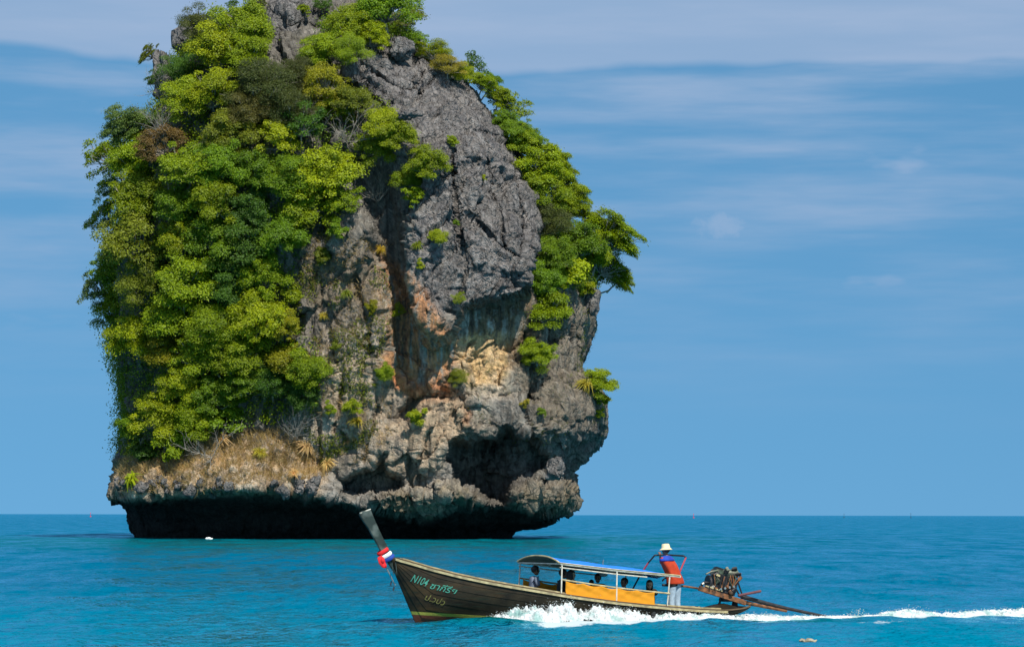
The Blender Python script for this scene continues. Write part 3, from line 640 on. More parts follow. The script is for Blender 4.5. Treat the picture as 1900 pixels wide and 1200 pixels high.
def crown(seed, nclump=26, per=150, L=0.10, flat=0.85, lo=-0.5, csize=(0.13, 0.40), shell=(0.35, 1.0), cflat=0.6, upb=0.7, wf=0.55):
    rng = np.random.default_rng(seed); pts = []; nor = []; val = []; cl = []
    tries = 0
    while len(cl) < nclump and tries < 4000:
        tries += 1
        d = rng.normal(size=3); d /= np.linalg.norm(d)
        if d[2] < lo: continue
        c = d * rng.uniform(*shell) * np.array([1, 1, flat]) * rng.uniform(0.8, 1.1)
        if all(np.linalg.norm(c - q[0]) > 0.17 for q in cl) or tries > 2500: cl.append((c, rng.uniform(*csize)))
    for c, r in cl:
        k = int(per * (r / 0.32) ** 2)
        d = rng.normal(size=(k, 3)); d /= np.linalg.norm(d, axis=1, keepdims=True)
        d[:, 2] = np.where(d[:, 2] < -0.3, -d[:, 2], d[:, 2])
        rad = rng.uniform(0.3, 1.05, k) ** 0.6 * np.where(rng.random(k) < 0.16, rng.uniform(1.1, 1.6, k), 1.0)
        p = c + d * rad[:, None] * r * np.array([1, 1, cflat])
        pts.append(p); nor.append(d * 0.6 + np.array([0, 0, upb]) + rng.normal(size=(k, 3)) * 0.45)
        val.append(rng.uniform(0, 1, k) * 0.7 + rng.uniform(0.0, 0.3))
    C = np.concatenate(pts); C[:, 2] += 1.15
    V, Q = leaves(C, np.concatenate(nor), L * rng.uniform(0.55, 1.5, len(C)), L * wf * rng.uniform(0.8, 1.2, len(C)), rng)
    return leaf_mesh('crown', V, Q, np.concatenate(val)), [(c + np.array([0, 0, 1.15]), r) for c, r in cl]
def trunk(cl, seed, rad=0.055, mat_=None):
    rg = random.Random(seed); m = MB()
    top = Vector((rg.uniform(-.1, .1), rg.uniform(-.1, .1), 0.72))
    m.tube([(0, 0, -0.15), (rg.uniform(-.05, .05), rg.uniform(-.05, .05), 0.3), top], [rad * 1.25, rad, rad * 0.75], 7)
    for c, r in cl:
        c = Vector(c); mid = top.lerp(c, 0.5) + Vector((rg.uniform(-.1, .1), rg.uniform(-.1, .1), rg.uniform(-0.12, 0.02)))
        m.tube([top, mid, c], [rad * 0.5, rad * 0.32, rad * 0.12], 5)
        for k in range(2):
            e = c + Vector((rg.uniform(-1, 1), rg.uniform(-1, 1), rg.uniform(-.3, .6))) * r * 0.8
            m.tube([mid.lerp(c, 0.6), e], [rad * 0.2, rad * 0.06], 4)
    me = bpy.data.meshes.new('trunk'); me.from_pydata(m.v, [], m.f); me.update(); me.materials.append(mat_ or BARK)
    return me
def twigs(seed, n=16, mat_=None, spread=1.0):
    rg = random.Random(seed); m = MB()
    def branch(p, d, L, r, lev):
        pts = [p]; rr = [r]
        for k in range(4):
            d = (d + Vector((rg.uniform(-.35, .35), rg.uniform(-.35, .35), rg.uniform(-.2, .3)))).normalized()
            p = p + d * L / 4; pts.append(p); rr.append(r * (1 - 0.2 * (k + 1)))
            if lev < 3:
                for q in range(2 if lev < 2 else 1):
                    nd = (d + Vector((rg.uniform(-1, 1), rg.uniform(-1, 1), rg.uniform(-.4, .7))) * 0.9).normalized()
                    branch(p, nd, L * 0.55, r * 0.45, lev + 1)
        m.tube(pts, rr, 4)
    for k in range(n // 4):
        a = rg.uniform(0, 6.28)
        branch(Vector((0, 0, 0.1)), Vector((math.cos(a) * spread, math.sin(a) * spread, 1.0)).normalized(), 1.5, 0.035, 1)
    me = bpy.data.meshes.new('branches'); me.from_pydata(m.v, [], m.f); me.update(); me.materials.append(mat_ or DRYBARK)
    return me
def tuft(seed, n=160, L=1.0, w=0.03, spread=0.9):
    """grass or cycad tuft: arching blades from one root"""
    rng = np.random.default_rng(seed); V = []; Q = []; val = []
    for k in range(n):
        a = rng.uniform(0, 2 * np.pi); o = rng.uniform(0.1, spread); l = L * rng.uniform(0.5, 1.1)
        dr = np.array([np.cos(a), np.sin(a), 0]); s = np.array([-np.sin(a), np.cos(a), 0]) * w * rng.uniform(0.7, 1.3)
        b0 = dr * rng.uniform(0, 0.12)
        P = [b0, b0 + dr * o * l * 0.45 + np.array([0, 0, l * 0.75]), b0 + dr * o * l * 1.05 + np.array([0, 0, l * (0.95 - 0.75 * o)])]
        i = len(V); V += [P[0] - s, P[0] + s, P[1] + s, P[1] - s, P[2] + s * 0.15, P[2] - s * 0.15]
        Q += [(i, i + 1, i + 2, i + 3), (i + 3, i + 2, i + 4, i + 5)]; q = rng.uniform(0.1, 0.9); val += [q, q]
    return leaf_mesh('blades', np.array(V), np.array(Q), np.array(val))

PROTO = {}
def proto(kind, k, **a):
    out = []
    for i in range(k):
        c, cl = crown(hash((kind, i)) % 1000 if False else sum(map(ord, kind)) * 7 + i * 31, **a)
        out.append((c, trunk(cl, i + 5, 0.05)))
    PROTO[kind] = out
proto('broad', 7, nclump=46, per=420, L=0.068)
proto('fine', 3, nclump=34, per=520, L=0.054, csize=(0.18, 0.40), wf=0.4)
proto('umbrella', 3, nclump=26, per=380, L=0.068, flat=0.5, lo=-0.2, cflat=0.5, upb=0.9)
proto('sparse', 3, nclump=32, per=150, L=0.095, csize=(0.16, 0.30), shell=(0.35, 1.05), cflat=0.75, lo=-0.7)
proto('shrub', 5, nclump=18, per=150, L=0.16, csize=(0.18, 0.42), shell=(0.2, 1.05), wf=0.5, lo=-0.9)
proto('dome', 2, nclump=46, per=380, L=0.065, csize=(0.14, 0.32), shell=(0.6, 0.98), flat=0.75, cflat=0.7, upb=0.8)
TWIG = [twigs(s) for s in (3, 4, 5)]
TUFT = [tuft(7), tuft(8, 110, 1.0, 0.045, 1.1)]
CYC = tuft(9, 46, 1.0, 0.10, 1.25)

G_ = {  # leaf colours of the kinds in view
    'bright': (0.180, 0.238, 0.002), 'lime': (0.232, 0.272, 0.002), 'green': (0.115, 0.190, 0.003), 'deep': (0.055, 0.115, 0.008),
    'olive': (0.140, 0.165, 0.008), 'dark': (0.066, 0.080, 0.014), 'rust': (0.120, 0.075, 0.018), 'orange': (0.205, 0.200, 0.004), 'brown': (0.105, 0.100, 0.018),
    'pale': (0.110, 0.160, 0.030), 'straw': (0.46, 0.31, 0.12), 'gold': (0.30, 0.24, 0.02)}
_rt = random.Random(11)
_used = {}
def plant(u, v, rpx, kind, tone, label, cat='tree', name=None, group=None, up=0.8, out=0.6, sx=1.0, sz=1.0, extra=None, back=0.0, root_at=None):
    """u, v: where the crown's middle shows in the photograph; rpx: its radius in photo pixels"""
    fo = kind in PROTO
    r = rpx / 16.6
    k = 1.0 if fo else 0.45
    P, Nn = surf(u, v + rpx * 1.15 * k * up / math.hypot(up, out) * 0.9)
    o2 = Vector((Nn.x, Nn.y - 0.35, 0)); o2 = o2.normalized() if o2.length > 0.05 else Vector((0, -1, 0))
    d = (Vector((0, 0, 1)) * up + o2 * out).normalized()
    # where the surface is hit too far sideways, keep the crown over its pixel
    D = P.y + d.y * r * k
    want = px(u, v, D) if fo else None
    r *= 1.0 if not fo else (1.10 if rpx > 24 else 1.0)
    if sx == 1.0 and fo: sx, sz = _rt.uniform(0.9, 1.15), _rt.uniform(0.85, 1.1)
    e = empty(name or {'tree': 'tree', 'shrub': 'shrub', 'grass tuft': 'grass_tuft', 'cycad': 'cycad', 'dead shrub': 'dead_shrub'}[cat], P - Nn * 0.25)
    if fo:
        dd = want - e.location
        h = dd.length / 1.15
        e.rotation_euler = (dd.to_track_quat('Z', 'Y') @ Euler((0, 0, _rt.uniform(0, 6.28))).to_quaternion()).to_euler()
        h = min(max(h, r * 0.75), r * 1.5)
        # the crown is round and of radius r; the stem takes up the rest
        e.scale = (r * sx, r * sx, r * sz)
        e.location = want - dd.normalized() * r * sz * 1.15
        pr = PROTO[kind]; i = _used.get(kind, 0); _used[kind] = i + 1
        c, t = pr[i % len(pr)]
        col = G_[tone]; jj = _rt.uniform(0.85, 1.15); j = [jj * _rt.uniform(0.95, 1.04), jj, jj]
        a = link('crown', c, e); a.color = (col[0] * j[0], col[1] * j[1], col[2] * j[2], 1)
        b = link('trunk', t, e)
        # root: a tapering stem from the crown's foot back into the rock
        if root_at: P, Nn = surf(*root_at)
        q = (P - Nn * 0.4) - e.location
        if q.length > 0.3:
            mi = e.matrix_basis.inverted() if False else Matrix.LocRotScale(e.location, e.rotation_euler.to_quaternion(), e.scale).inverted()
            tip = mi @ (e.location + q)
            mm = MB().tube([(0, 0, 0.1), tip * 0.35 + Vector((0.04, 0.03, -0.06)), tip * 0.7 + Vector((0.03, -0.04, -0.08)), tip], [0.05, 0.06, 0.075, 0.10], 6); mm.build('root', BARK, e)
    else:
        e.scale = (r * sx, r * sx, r * sz)
        e.rotation_euler = (d.to_track_quat('Z', 'Y') @ Euler((0, 0, _rt.uniform(0, 6.28))).to_quaternion()).to_euler()
        e.location = P - Nn * 0.1
        me = {'twig': TWIG[_used.get('twig', 0) % 3], 'tuft': TUFT[_used.get('tuft', 0) % 2], 'cycad': CYC}[kind]; _used[kind] = _used.get(kind, 0) + 1
        a = link({'twig': 'branches', 'tuft': 'blades', 'cycad': 'fronds'}[kind], me, e)
        col = G_[tone]; a.color = (*[c * _rt.uniform(0.9, 1.1) for c in col], 1)
    tag(e, label, cat, group)
    return e
GL = 'trees on the left slope of the islet'; GR = 'trees down the right flank of the islet'; GT = 'trees on the summit'; GW = 'small shrubs on the bare cliff'; GG = 'grass tufts on the cliff'
TREES = [
 # summit
 (448, 50, 50, 'broad', 'bright', 'bright green tree touching the left side of the summit pinnacle', GT),
 (408, 92, 50, 'broad', 'lime', 'yellow-green tree below the leftmost summit trees', GT),
 (458, 108, 46, 'broad', 'bright', 'bright tree crowding the foot of the summit pinnacle on its left', GT),
 (362, 55, 42, 'fine', 'dark', 'dull olive feathery tree on the upper left skyline', GT),
 (275, 102, 27, 'umbrella', 'olive', 'small flat-topped tree jutting alone from the upper left skyline', GT),
 (285, 150, 24, 'sparse', 'deep', 'thin dark tree under the flat-topped tree on the left skyline', GT),
 (430, 10, 13, 'sparse', 'deep', 'narrow leafy sprig cut by the top edge, left of the pinnacle', GT),
 (480, 6, 22, 'sparse', 'dark', 'thin grey-leaved sapling between the sprig and the pinnacle', GT),
 (562, 22, 17, 'shrub', 'bright', 'shrub growing on top of the summit pinnacle', GT),
 (598, 12, 20, 'sparse', 'deep', 'dark see-through sapling right of the pinnacle top', GT),
 (648, 55, 48, 'broad', 'bright', 'bright tree filling the notch right of the pinnacle', GT),
 (605, 92, 40, 'broad', 'bright', 'bright tree at the right foot of the pinnacle', GT),
 (690, 72, 38, 'broad', 'lime', 'yellow-green tree above the fluted grey block', GT),
 (655, 98, 34, 'fine', 'bright', 'soft bright shrub tree on the edge above the grey cliff', GT),
 (712, 18, 56, 'broad', 'green', 'largest summit tree, cut by the top edge, right of the pinnacle', GT),
 (752, 36, 36, 'sparse', 'olive', 'open tree with bare limbs at the right end of the summit', GT),
 (768, 75, 22, 'sparse', 'green', 'small tree hanging below the right end of the summit', GT),
 (545, 138, 38, 'fine', 'dark', 'dull dark tree directly below the summit pinnacle', GT),
 (578, 112, 30, 'broad', 'green', 'green tree between the pinnacle foot and the orange-topped tree', GT),
 (505, 158, 36, 'broad', 'olive', 'olive tree left below the summit pinnacle', GT),
 # upper left slope
 (395, 178, 48, 'broad', 'lime', 'yellow-green tree under the summit trees, above the dark olive tree', GL),
 (350, 185, 42, 'broad', 'bright', 'bright tree beside the left skyline below the flat-topped tree', GL),
 (325, 130, 40, 'fine', 'deep', 'dark tree behind the flat-topped skyline tree', GL),
 (480, 165, 55, 'fine', 'dark', 'dark brownish tree in the middle of the upper slope', GL),
 (540, 205, 48, 'fine', 'dark', 'dark tree with bare limbs left of the orange-topped tree', GL),
 (470, 205, 42, 'fine', 'brown', 'brownish tree under the dark brownish tree', GL),
 (602, 160, 46, 'dome', 'orange', 'orange-topped dome tree beside the upper grey cliff', GL),
 (655, 190, 42, 'umbrella', 'olive', 'olive tree stepping down right of the orange-topped tree', GL),
 (622, 200, 34, 'broad', 'lime', 'yellow-green tree under the orange-topped dome tree', GL),
 (702, 228, 38, 'umbrella', 'lime', 'flat yellow-green tree on the ridge beside the grey cliff', GL),
 (738, 250, 34, 'broad', 'lime', 'bright tree at the lower end of the ridge against the grey cliff', GL),
 (700, 275, 30, 'broad', 'bright', 'bright tree hanging above the dark hollow', GL),
 (560, 235, 40, 'sparse', 'deep', 'thin dark tree with pale limbs above the dark hollow', GL),
 (520, 258, 46, 'umbrella', 'lime', 'flat-topped yellow-green tree with pale trunk left of the dark hollow', GL),
 (428, 250, 42, 'broad', 'olive', 'olive tree with orange tips left of the flat-topped tree', GL),
 (302, 272, 42, 'dome', 'rust', 'rust-brown round bush on the upper left slope', GL),
 (240, 238, 46, 'broad', 'pale', 'pale green tree on the left skyline under the rock column', GL),
 (200, 288, 42, 'sparse', 'bright', 'spreading tree reaching furthest over the left skyline at the rust bush', GL),
 (255, 300, 48, 'broad', 'bright', 'bright tree left of the rust-brown bush', GL),
 (345, 315, 52, 'broad', 'bright', 'bright tree right below the rust-brown bush', GL),
 (410, 305, 46, 'broad', 'green', 'green tree between the rust bush and the flat-topped tree', GL),
 (470, 320, 48, 'broad', 'green', 'green tree under the flat-topped yellow-green tree', GL),
 (602, 325, 50, 'broad', 'lime', 'bright yellow-green tree just left of the dark hollow', GL),
 (572, 380, 48, 'broad', 'bright', 'bright tree below the one beside the dark hollow', GL),
 (640, 372, 26, 'sparse', 'bright', 'small bright sapling at the lower rim of the dark hollow', GL),
 (530, 330, 42, 'broad', 'green', 'green tree left of the bright tree by the dark hollow', GL),
 # middle left slope
 (205, 350, 40, 'sparse', 'green', 'open tree on the left skyline below the spreading one', GL),
 (192, 405, 38, 'sparse', 'bright', 'small spreading tree on the left skyline at mid height', GL),
 (258, 372, 48, 'broad', 'bright', 'bright tree inside the left skyline at mid height', GL),
 (325, 385, 50, 'broad', 'green', 'green tree above the big olive dome', GL),
 (400, 375, 50, 'broad', 'bright', 'bright tree in the centre of the left slope', GL),
 (468, 392, 46, 'broad', 'deep', 'deep green tree right of the centre of the left slope', GL),
 (252, 458, 66, 'dome', 'olive', 'biggest rounded olive dome tree on the left slope', GL),
 (335, 445, 46, 'broad', 'lime', 'yellow-green tree touching the right of the big olive dome', GL),
 (400, 445, 50, 'broad', 'green', 'green tree right of the yellow-green one beside the olive dome', GL),
 (455, 462, 52, 'broad', 'deep', 'deep green glossy tree near the right edge of the greenery', GL),
 (520, 440, 40, 'broad', 'green', 'green tree where the slope meets the bare buttress', GL),
 (556, 412, 30, 'shrub', 'olive', 'olive shrub at the top of the bare buttress', GL),
 (182, 535, 32, 'sparse', 'pale', 'pale loose tree sticking furthest out of the left skyline', GL),
 (212, 505, 46, 'broad', 'green', 'green tree above the pale one on the left skyline', GL),
 (275, 540, 58, 'fine', 'olive', 'olive tree directly below the big olive dome', GL),
 (350, 515, 52, 'broad', 'bright', 'bright tree right below the big olive dome', GL),
 (425, 530, 48, 'broad', 'deep', 'dark glossy tree over the shadowed gap in the slope', GL),
 (488, 515, 44, 'broad', 'bright', 'bright tree right of the shadowed gap in the slope', GL),
 (215, 575, 44, 'broad', 'bright', 'bright tree under the pale one on the left skyline', GL),
 (330, 590, 50, 'broad', 'bright', 'bright tree in the lower middle of the slope', GL),
 # lower left slope
 (405, 600, 52, 'fine', 'bright', 'rounded soft tree in the lower slope', GL),
 (480, 592, 46, 'broad', 'lime', 'yellow-green tree beside the bare buttress, lower slope', GL),
 (520, 610, 34, 'broad', 'orange', 'orange-tipped shrub tree at the right rim of the lower slope', GL),
 (255, 630, 46, 'broad', 'lime', 'yellow-green tree where the left rock edge begins', GL),
 (305, 652, 46, 'broad', 'orange', 'orange-flecked tree of the lower left', GL),
 (372, 660, 46, 'broad', 'bright', 'bright tree below the rounded soft tree', GL),
 (445, 655, 44, 'broad', 'bright', 'bright tree left of the orange-crowned one, lower slope', GL),
 (532, 668, 44, 'umbrella', 'orange', 'orange-crowned tree at the lower right end of the greenery', GL),
 (572, 692, 36, 'broad', 'bright', 'bright tree hanging at the lower right end of the greenery', GL),
 (505, 712, 44, 'fine', 'deep', 'dark green tree below the orange-crowned one', GL),
 (560, 735, 34, 'broad', 'deep', 'dark tree at the bottom right corner of the greenery', GL),
 (440, 715, 42, 'broad', 'green', 'green tree over the shaded bare patch', GL),
 (345, 715, 44, 'broad', 'lime', 'yellow-green tree above the lowest thicket', GL),
 (395, 738, 40, 'broad', 'green', 'green tree right of the yellow-green one above the lowest thicket', GL),
 (302, 775, 46, 'broad', 'lime', 'yellow-green tree in the lowest thicket', GL),
 (252, 790, 36, 'broad', 'green', 'green tree at the left end of the lowest thicket', GL),
 (360, 785, 42, 'broad', 'bright', 'bright tree at the right end of the lowest thicket', GL),
 (325, 825, 36, 'shrub', 'bright', 'lowest bright shrub of the thicket, above the dry grass', GL),
 (265, 835, 28, 'shrub', 'deep', 'dark shrub at the lower left rock edge', GL),
 (430, 772, 34, 'shrub', 'green', 'green shrub between thicket and dry brown slope', GL),
 # right flank
 (806, 100, 31, 'fine', 'lime', 'yellow-green bush right of the fluted grey block', GR),
 (830, 122, 29, 'fine', 'gold', 'golden bush on the skyline below the fluted block', GR),
 (875, 132, 32, 'sparse', 'deep', 'dark bluish tree standing alone on the right skyline', GR),
 (908, 158, 24, 'broad', 'green', 'small green tree right of the dark bluish skyline tree', GR),
 (852, 138, 29, 'fine', 'lime', 'yellow bush joining the golden bush to the dark skyline tree', GR),
 (892, 156, 26, 'broad', 'bright', 'bright bush under the dark bluish skyline tree', GR),
 (926, 184, 26, 'broad', 'bright', 'bright bush just above the bare-poled skyline tree', GR),
 (938, 226, 26, 'broad', 'green', 'green bush between grey cliff and the bare-poled tree', GR),
 (970, 262, 29, 'broad', 'bright', 'bright bush on the rim above the widening flank', GR),
 (1028, 300, 31, 'broad', 'bright', 'bright bush on the outer skyline of the widening flank', GR),
 (1062, 372, 34, 'broad', 'bright', 'bright bush on the skyline above the overhanging trees', GR),
 (1092, 470, 41, 'broad', 'bright', 'bright tree tucked left of the overhanging crown', GR),
 (945, 202, 36, 'sparse', 'bright', 'bright tree with a bare pole trunk on the right skyline', GR),
 (958, 245, 31, 'broad', 'green', 'green tree under the bare-poled skyline tree', GR),
 (985, 275, 36, 'broad', 'green', 'green tree at the right edge of the grey slab', GR),
 (1010, 310, 48, 'broad', 'bright', 'bright tree where the flank widens', GR),
 (1038, 340, 39, 'broad', 'bright', 'bright tree on the skyline of the flank at slab height', GR),
 (1005, 358, 41, 'broad', 'bright', 'bright tree against the slab, mid flank', GR),
 (1045, 390, 43, 'broad', 'bright', 'bright tree left above the overhanging tree', GR),
 (1018, 415, 39, 'fine', 'dark', 'brownish tree between the slab and the overhanging tree', GR),
 (1130, 440, 52, 'broad', 'bright', 'big round tree overhanging the sea on the right', GR),
 (1100, 412, 30, 'broad', 'bright', 'tree forming the upper left shoulder of the big overhanging tree', GR),
 (1120, 495, 44, 'broad', 'bright', 'lower half of the foliage overhanging on the right, under the big round crown', GR),
 (1150, 518, 28, 'broad', 'bright', 'drooping bough at the lowest tip of the overhanging foliage', GR),
 (1070, 455, 48, 'broad', 'green', 'green tree between the brownish tree and the overhanging one', GR),
 (1025, 470, 41, 'broad', 'green', 'dark green tree beside the lower slab edge', GR),
 (1055, 512, 36, 'shrub', 'lime', 'yellow-green bush on the ledge under the overhanging tree', GR),
 (1010, 520, 34, 'broad', 'green', 'green bush in the corner below the slab edge', GR),
 (1085, 535, 22, 'shrub', 'lime', 'bright bush on the outer corner of the right ledge', GR),
 (1012, 580, 41, 'broad', 'bright', 'upper of two bushes hanging on the right wall', GR),
 (1038, 575, 26, 'shrub', 'bright', 'small bush touching the upper hanging bush on the right wall', GR),
 (998, 658, 32, 'broad', 'bright', 'lower of two bushes hanging on the right wall', GR),
 (1106, 710, 30, 'broad', 'bright', 'green bush on the rightmost shelf', GR),
 (1116, 738, 22, 'shrub', 'lime', 'olive bush drooping over the rightmost shelf', GR),
 (1108, 765, 15, 'shrub', 'lime', 'small bright bush under the rightmost shelf', GR),
 # on the bare cliff
 (795, 305, 34, 'broad', 'bright', 'bright tree clinging to the left edge of the grey slab', GW),
 (762, 335, 28, 'broad', 'bright', 'bright tree below left of the one on the slab edge', GW),
 (768, 368, 24, 'shrub', 'bright', 'lowest bush of the group on the left edge of the slab', GW),
 (816, 443, 24, 'umbrella', 'lime', 'flat bright bush alone in the middle of the grey slab', GW),
 (838, 261, 13, 'shrub', 'bright', 'small round bush high on the grey slab', GW),
 (896, 330, 8, 'shrub', 'lime', 'tiny bright bush near the centre of the grey slab', GW),
 (845, 412, 8, 'shrub', 'green', 'tiny bush just above the flat bush on the slab', GW),
 (779, 490, 9, 'shrub', 'lime', 'tiny bush left below the flat bush on the slab', GW),
 (850, 553, 12, 'sparse', 'bright', 'small hanging bush at the lower end of the slab', GW),
 (738, 578, 17, 'sparse', 'lime', 'bright lime sapling lit inside the dark gully', GW),
 (690, 572, 14, 'shrub', 'orange', 'orange-flowering bush left of the lime sapling', GW),
 (712, 690, 20, 'broad', 'bright', 'bright bush hanging below the gully on the left', GW),
 (690, 712, 13, 'shrub', 'olive', 'olive bush left of the one hanging below the gully', GW),
 (848, 700, 18, 'fine', 'olive', 'feathery olive bush below the ochre patch', GW),
 (773, 772, 19, 'shrub', 'lime', 'yellow-green bush under the red-stained rock', GW),
 (655, 752, 18, 'shrub', 'lime', 'right one of two small bushes on the bare buttress', GW),
 (612, 757, 14, 'shrub', 'bright', 'left one of two small bushes on the bare buttress', GW),
 (622, 645, 11, 'shrub', 'olive', 'small bush on the buttress level with the ochre patch', GW),
 (600, 475, 18, 'shrub', 'olive', 'bush on the buttress under the top shrubs', GW),
 (625, 425, 20, 'shrub', 'green', 'bush at the left top of the grey knob on the buttress', GW),
 (540, 545, 26, 'shrub', 'lime', 'yellow-green shrub where greenery ends on the buttress', GW),
 (975, 748, 9, 'shrub', 'gold', 'tiny golden bush on the wall above the big cave', GW),
 (1005, 765, 9, 'shrub', 'green', 'tiny green bush on the wall above the big cave', GW),
]
GEN = {}
for t in TREES:
    u, v, r, k, tone, lab, g = t
    cat = 'tree' if (k != 'shrub' and r > 22 and ' bush' not in lab and ' shrub ' not in lab) else 'shrub'
    if 'sapling' in lab or 'bough' in lab or 'sprig' in lab: cat = 'shrub'
    plant(u, v, r, k, tone, lab, cat, group=g, up=0.8, out=0.6, root_at=(1090, 548) if (g == GR and u > 1095 and v < 560) else None)
for u, v, r, k, tone, lab, cat in [
 (640, 255, 44, 'twig', 'dark', 'leafless grey shrub in the dark hollow', 'dead shrub'),
 (570, 235, 34, 'twig', 'dark', 'pale bare branches under the orange-topped tree', 'dead shrub'),
 (300, 262, 40, 'twig', 'dark', 'pale twigs poking out of the rust-brown bush', 'dead shrub'),
 (268, 150, 32, 'twig', 'dark', 'bare twigs on the left skyline under the flat-topped tree', 'dead shrub'),
 (395, 840, 36, 'twig', 'dark', 'leafless silvery shrub on the dry brown slope', 'dead shrub'),
 (545, 805, 36, 'twig', 'rust', 'reddish dead shrub right of the dry brown slope', 'dead shrub'),
 (560, 120, 28, 'twig', 'dark', 'white bare branch below the pinnacle', 'dead shrub'),
 (700, 365, 34, 'twig', 'dark', 'bare twigs at the lower end of the dark hollow', 'dead shrub'),
 (700, 462, 20, 'tuft', 'gold', 'golden grass tuft at the edge of the gully', 'grass tuft'),
 (773, 455, 15, 'tuft', 'olive', 'olive grass tuft in the top of the gully', 'grass tuft'),
 (640, 75, 18, 'tuft', 'gold', 'golden grass tuft on the edge above the grey cliff', 'grass tuft'),
 (1082, 712, 24, 'tuft', 'gold', 'golden grass tuft left of the bush on the rightmost shelf', 'grass tuft'),
 (1098, 540, 22, 'tuft', 'straw', 'straw tuft on the corner of the right ledge', 'grass tuft'),
 (415, 815, 24, 'tuft', 'straw', 'dry grass tuft above the silvery dead shrub', 'grass tuft'),
 (480, 840, 22, 'tuft', 'gold', 'yellow grass tuft in the middle of the dry brown slope', 'grass tuft'),
 (610, 860, 20, 'tuft', 'straw', 'straw tuft at the right end of the dry brown slope', 'grass tuft'),
 (545, 880, 18, 'tuft', 'straw', 'straw tuft among the white stones of the apron', 'grass tuft'),
 (660, 780, 18, 'tuft', 'gold', 'golden tuft below the pair of buttress bushes', 'grass tuft'),
 (640, 820, 16, 'tuft', 'straw', 'straw tuft on the lower buttress', 'grass tuft'),
 (565, 830, 26, 'tuft', 'straw', 'dry tuft under the reddish dead shrub', 'grass tuft'),
 (596, 590, 16, 'tuft', 'gold', 'golden tuft on the left of the buttress', 'grass tuft'),
 (640, 545, 16, 'tuft', 'olive', 'olive tuft in the middle of the buttress', 'grass tuft'),
 (245, 888, 22, 'cycad', 'lime', 'bright cycad rosette at the left end of the apron', 'cycad'),
]:
    plant(u, v, r, k, tone, lab, cat, group=GG if cat == 'grass tuft' else ('dead shrubs on the islet' if cat == 'dead shrub' else None), up=0.7, out=0.7)

# ground cover that nobody could count: low leaves between the trees, dry grass on the apron, hanging roots
def cover(name, poly, n, L, tone, label, off=(0.05, 0.7), val=(0.0, 0.7), seed=1, dens=None, wf=0.5, blades=False, prob=1.0, cl=0.0):
    rng = np.random.default_rng(seed)
    m = RF & (RU > 100) & (RU < 1250)
    sd = sdpoly(RU[m] + 14 * fbm(RP[m] * 0.3, 3, 0.5, 3), RV[m] + 14 * fbm(RP[m] * 0.3 + 7, 3, 0.5, 4), poly)
    idx = np.where(m)[0][sd < 0]
    if cl: idx = idx[fbm(RP[idx] * 0.35, 3, 0.5, seed + 60) > cl]
    pick = rng.choice(idx, n)
    C = RP[pick] + RN[pick] * rng.uniform(off[0], off[1], n)[:, None] + rng.normal(size=(n, 3)) * 0.16
    if blades:
        d = RN[pick] * 0.5 + np.array([0, -0.1, 0.75]) + rng.normal(size=(n, 3)) * 0.45; d /= np.linalg.norm(d, axis=1, keepdims=True)
        s = np.cross(d, rng.normal(size=(n, 3))); s /= np.linalg.norm(s, axis=1, keepdims=True); l = (L * rng.uniform(0.5, 1.4, n))[:, None]
        C = RP[pick] + rng.normal(size=(n, 3)) * 0.12
        V = np.stack([C - s * 0.022, C + s * 0.022, C + d * l + s * 0.008 + [0, 0, -0.12], C + d * l - s * 0.008 + [0, 0, -0.12]], 1).reshape(-1, 3); Q = np.arange(4 * n).reshape(n, 4)
    else:
        V, Q = leaves(C, RN[pick] * 0.6 + np.array([0, -0.1, 0.7]) + rng.normal(size=(n, 3)) * 0.5, L * rng.uniform(0.7, 1.3, n), L * wf, rng)
    me = leaf_mesh(name, V, Q, rng.uniform(val[0], val[1], n) + 0.3 * fbm(RP[pick] * 0.5, 2, 0.5, seed + 5))
    o = link(name, me); o.color = (*G_[tone], 1)
    tag(o, label, None, None, 'stuff'); return o
LSL = [(300, 60), (420, 20), (480, 60), (500, 150), (600, 130), (690, 190), (760, 250), (700, 290), (640, 330), (650, 400), (580, 430), (540, 500), (560, 600), (600, 690), (590, 760), (520, 780), (420, 800), (330, 850), (220, 850), (215, 700), (195, 600), (200, 400), (230, 250), (270, 150)]
cover('undergrowth', LSL, 70000, 0.26, 'green', 'low green undergrowth between the trees of the left slope', (0.05, 0.9))
cover('undergrowth', LSL, 20000, 0.30, 'bright', 'sunlit leafy scrub filling the gaps between the trees of the left slope', (0.6, 1.9), (0.1, 0.9), seed=12, cl=-0.05)
cover('undergrowth', [(590, 70), (700, 60), (800, 100), (900, 165), (960, 240), (1000, 330), (1010, 420), (1000, 530), (1100, 540), (1080, 440), (1040, 340), (960, 200), (860, 120), (760, 60), (700, 20), (600, 40)], 26000, 0.27, 'green', 'low green undergrowth along the right flank and summit edge', (0.05, 1.3), seed=2)
cover('creepers', [(560, 420), (700, 420), (720, 560), (700, 800), (600, 860), (560, 780), (600, 690), (540, 560)], 5200, 0.24, 'olive', 'sparse creepers over the bare buttress', (0.0, 0.25), seed=3, cl=0.12)
cover('dry_grass', [(215, 850), (330, 840), (430, 800), (540, 790), (620, 860), (600, 890), (420, 908), (230, 918)], 15000, 0.75, 'straw', 'dry straw grass and litter on the apron', seed=4, blades=True)
cover('dry_grass', [(215, 700), (250, 700), (270, 850), (215, 860)], 2500, 0.7, 'olive', 'withered grass down the lower left rock edge', seed=5, blades=True)
cover('wall_grass', [(560, 430), (720, 450), (730, 800), (700, 860), (600, 860), (570, 780)], 5000, 0.5, 'straw', 'thin straw grass in the cracks of the buttress', seed=6, blades=True, cl=0.05)
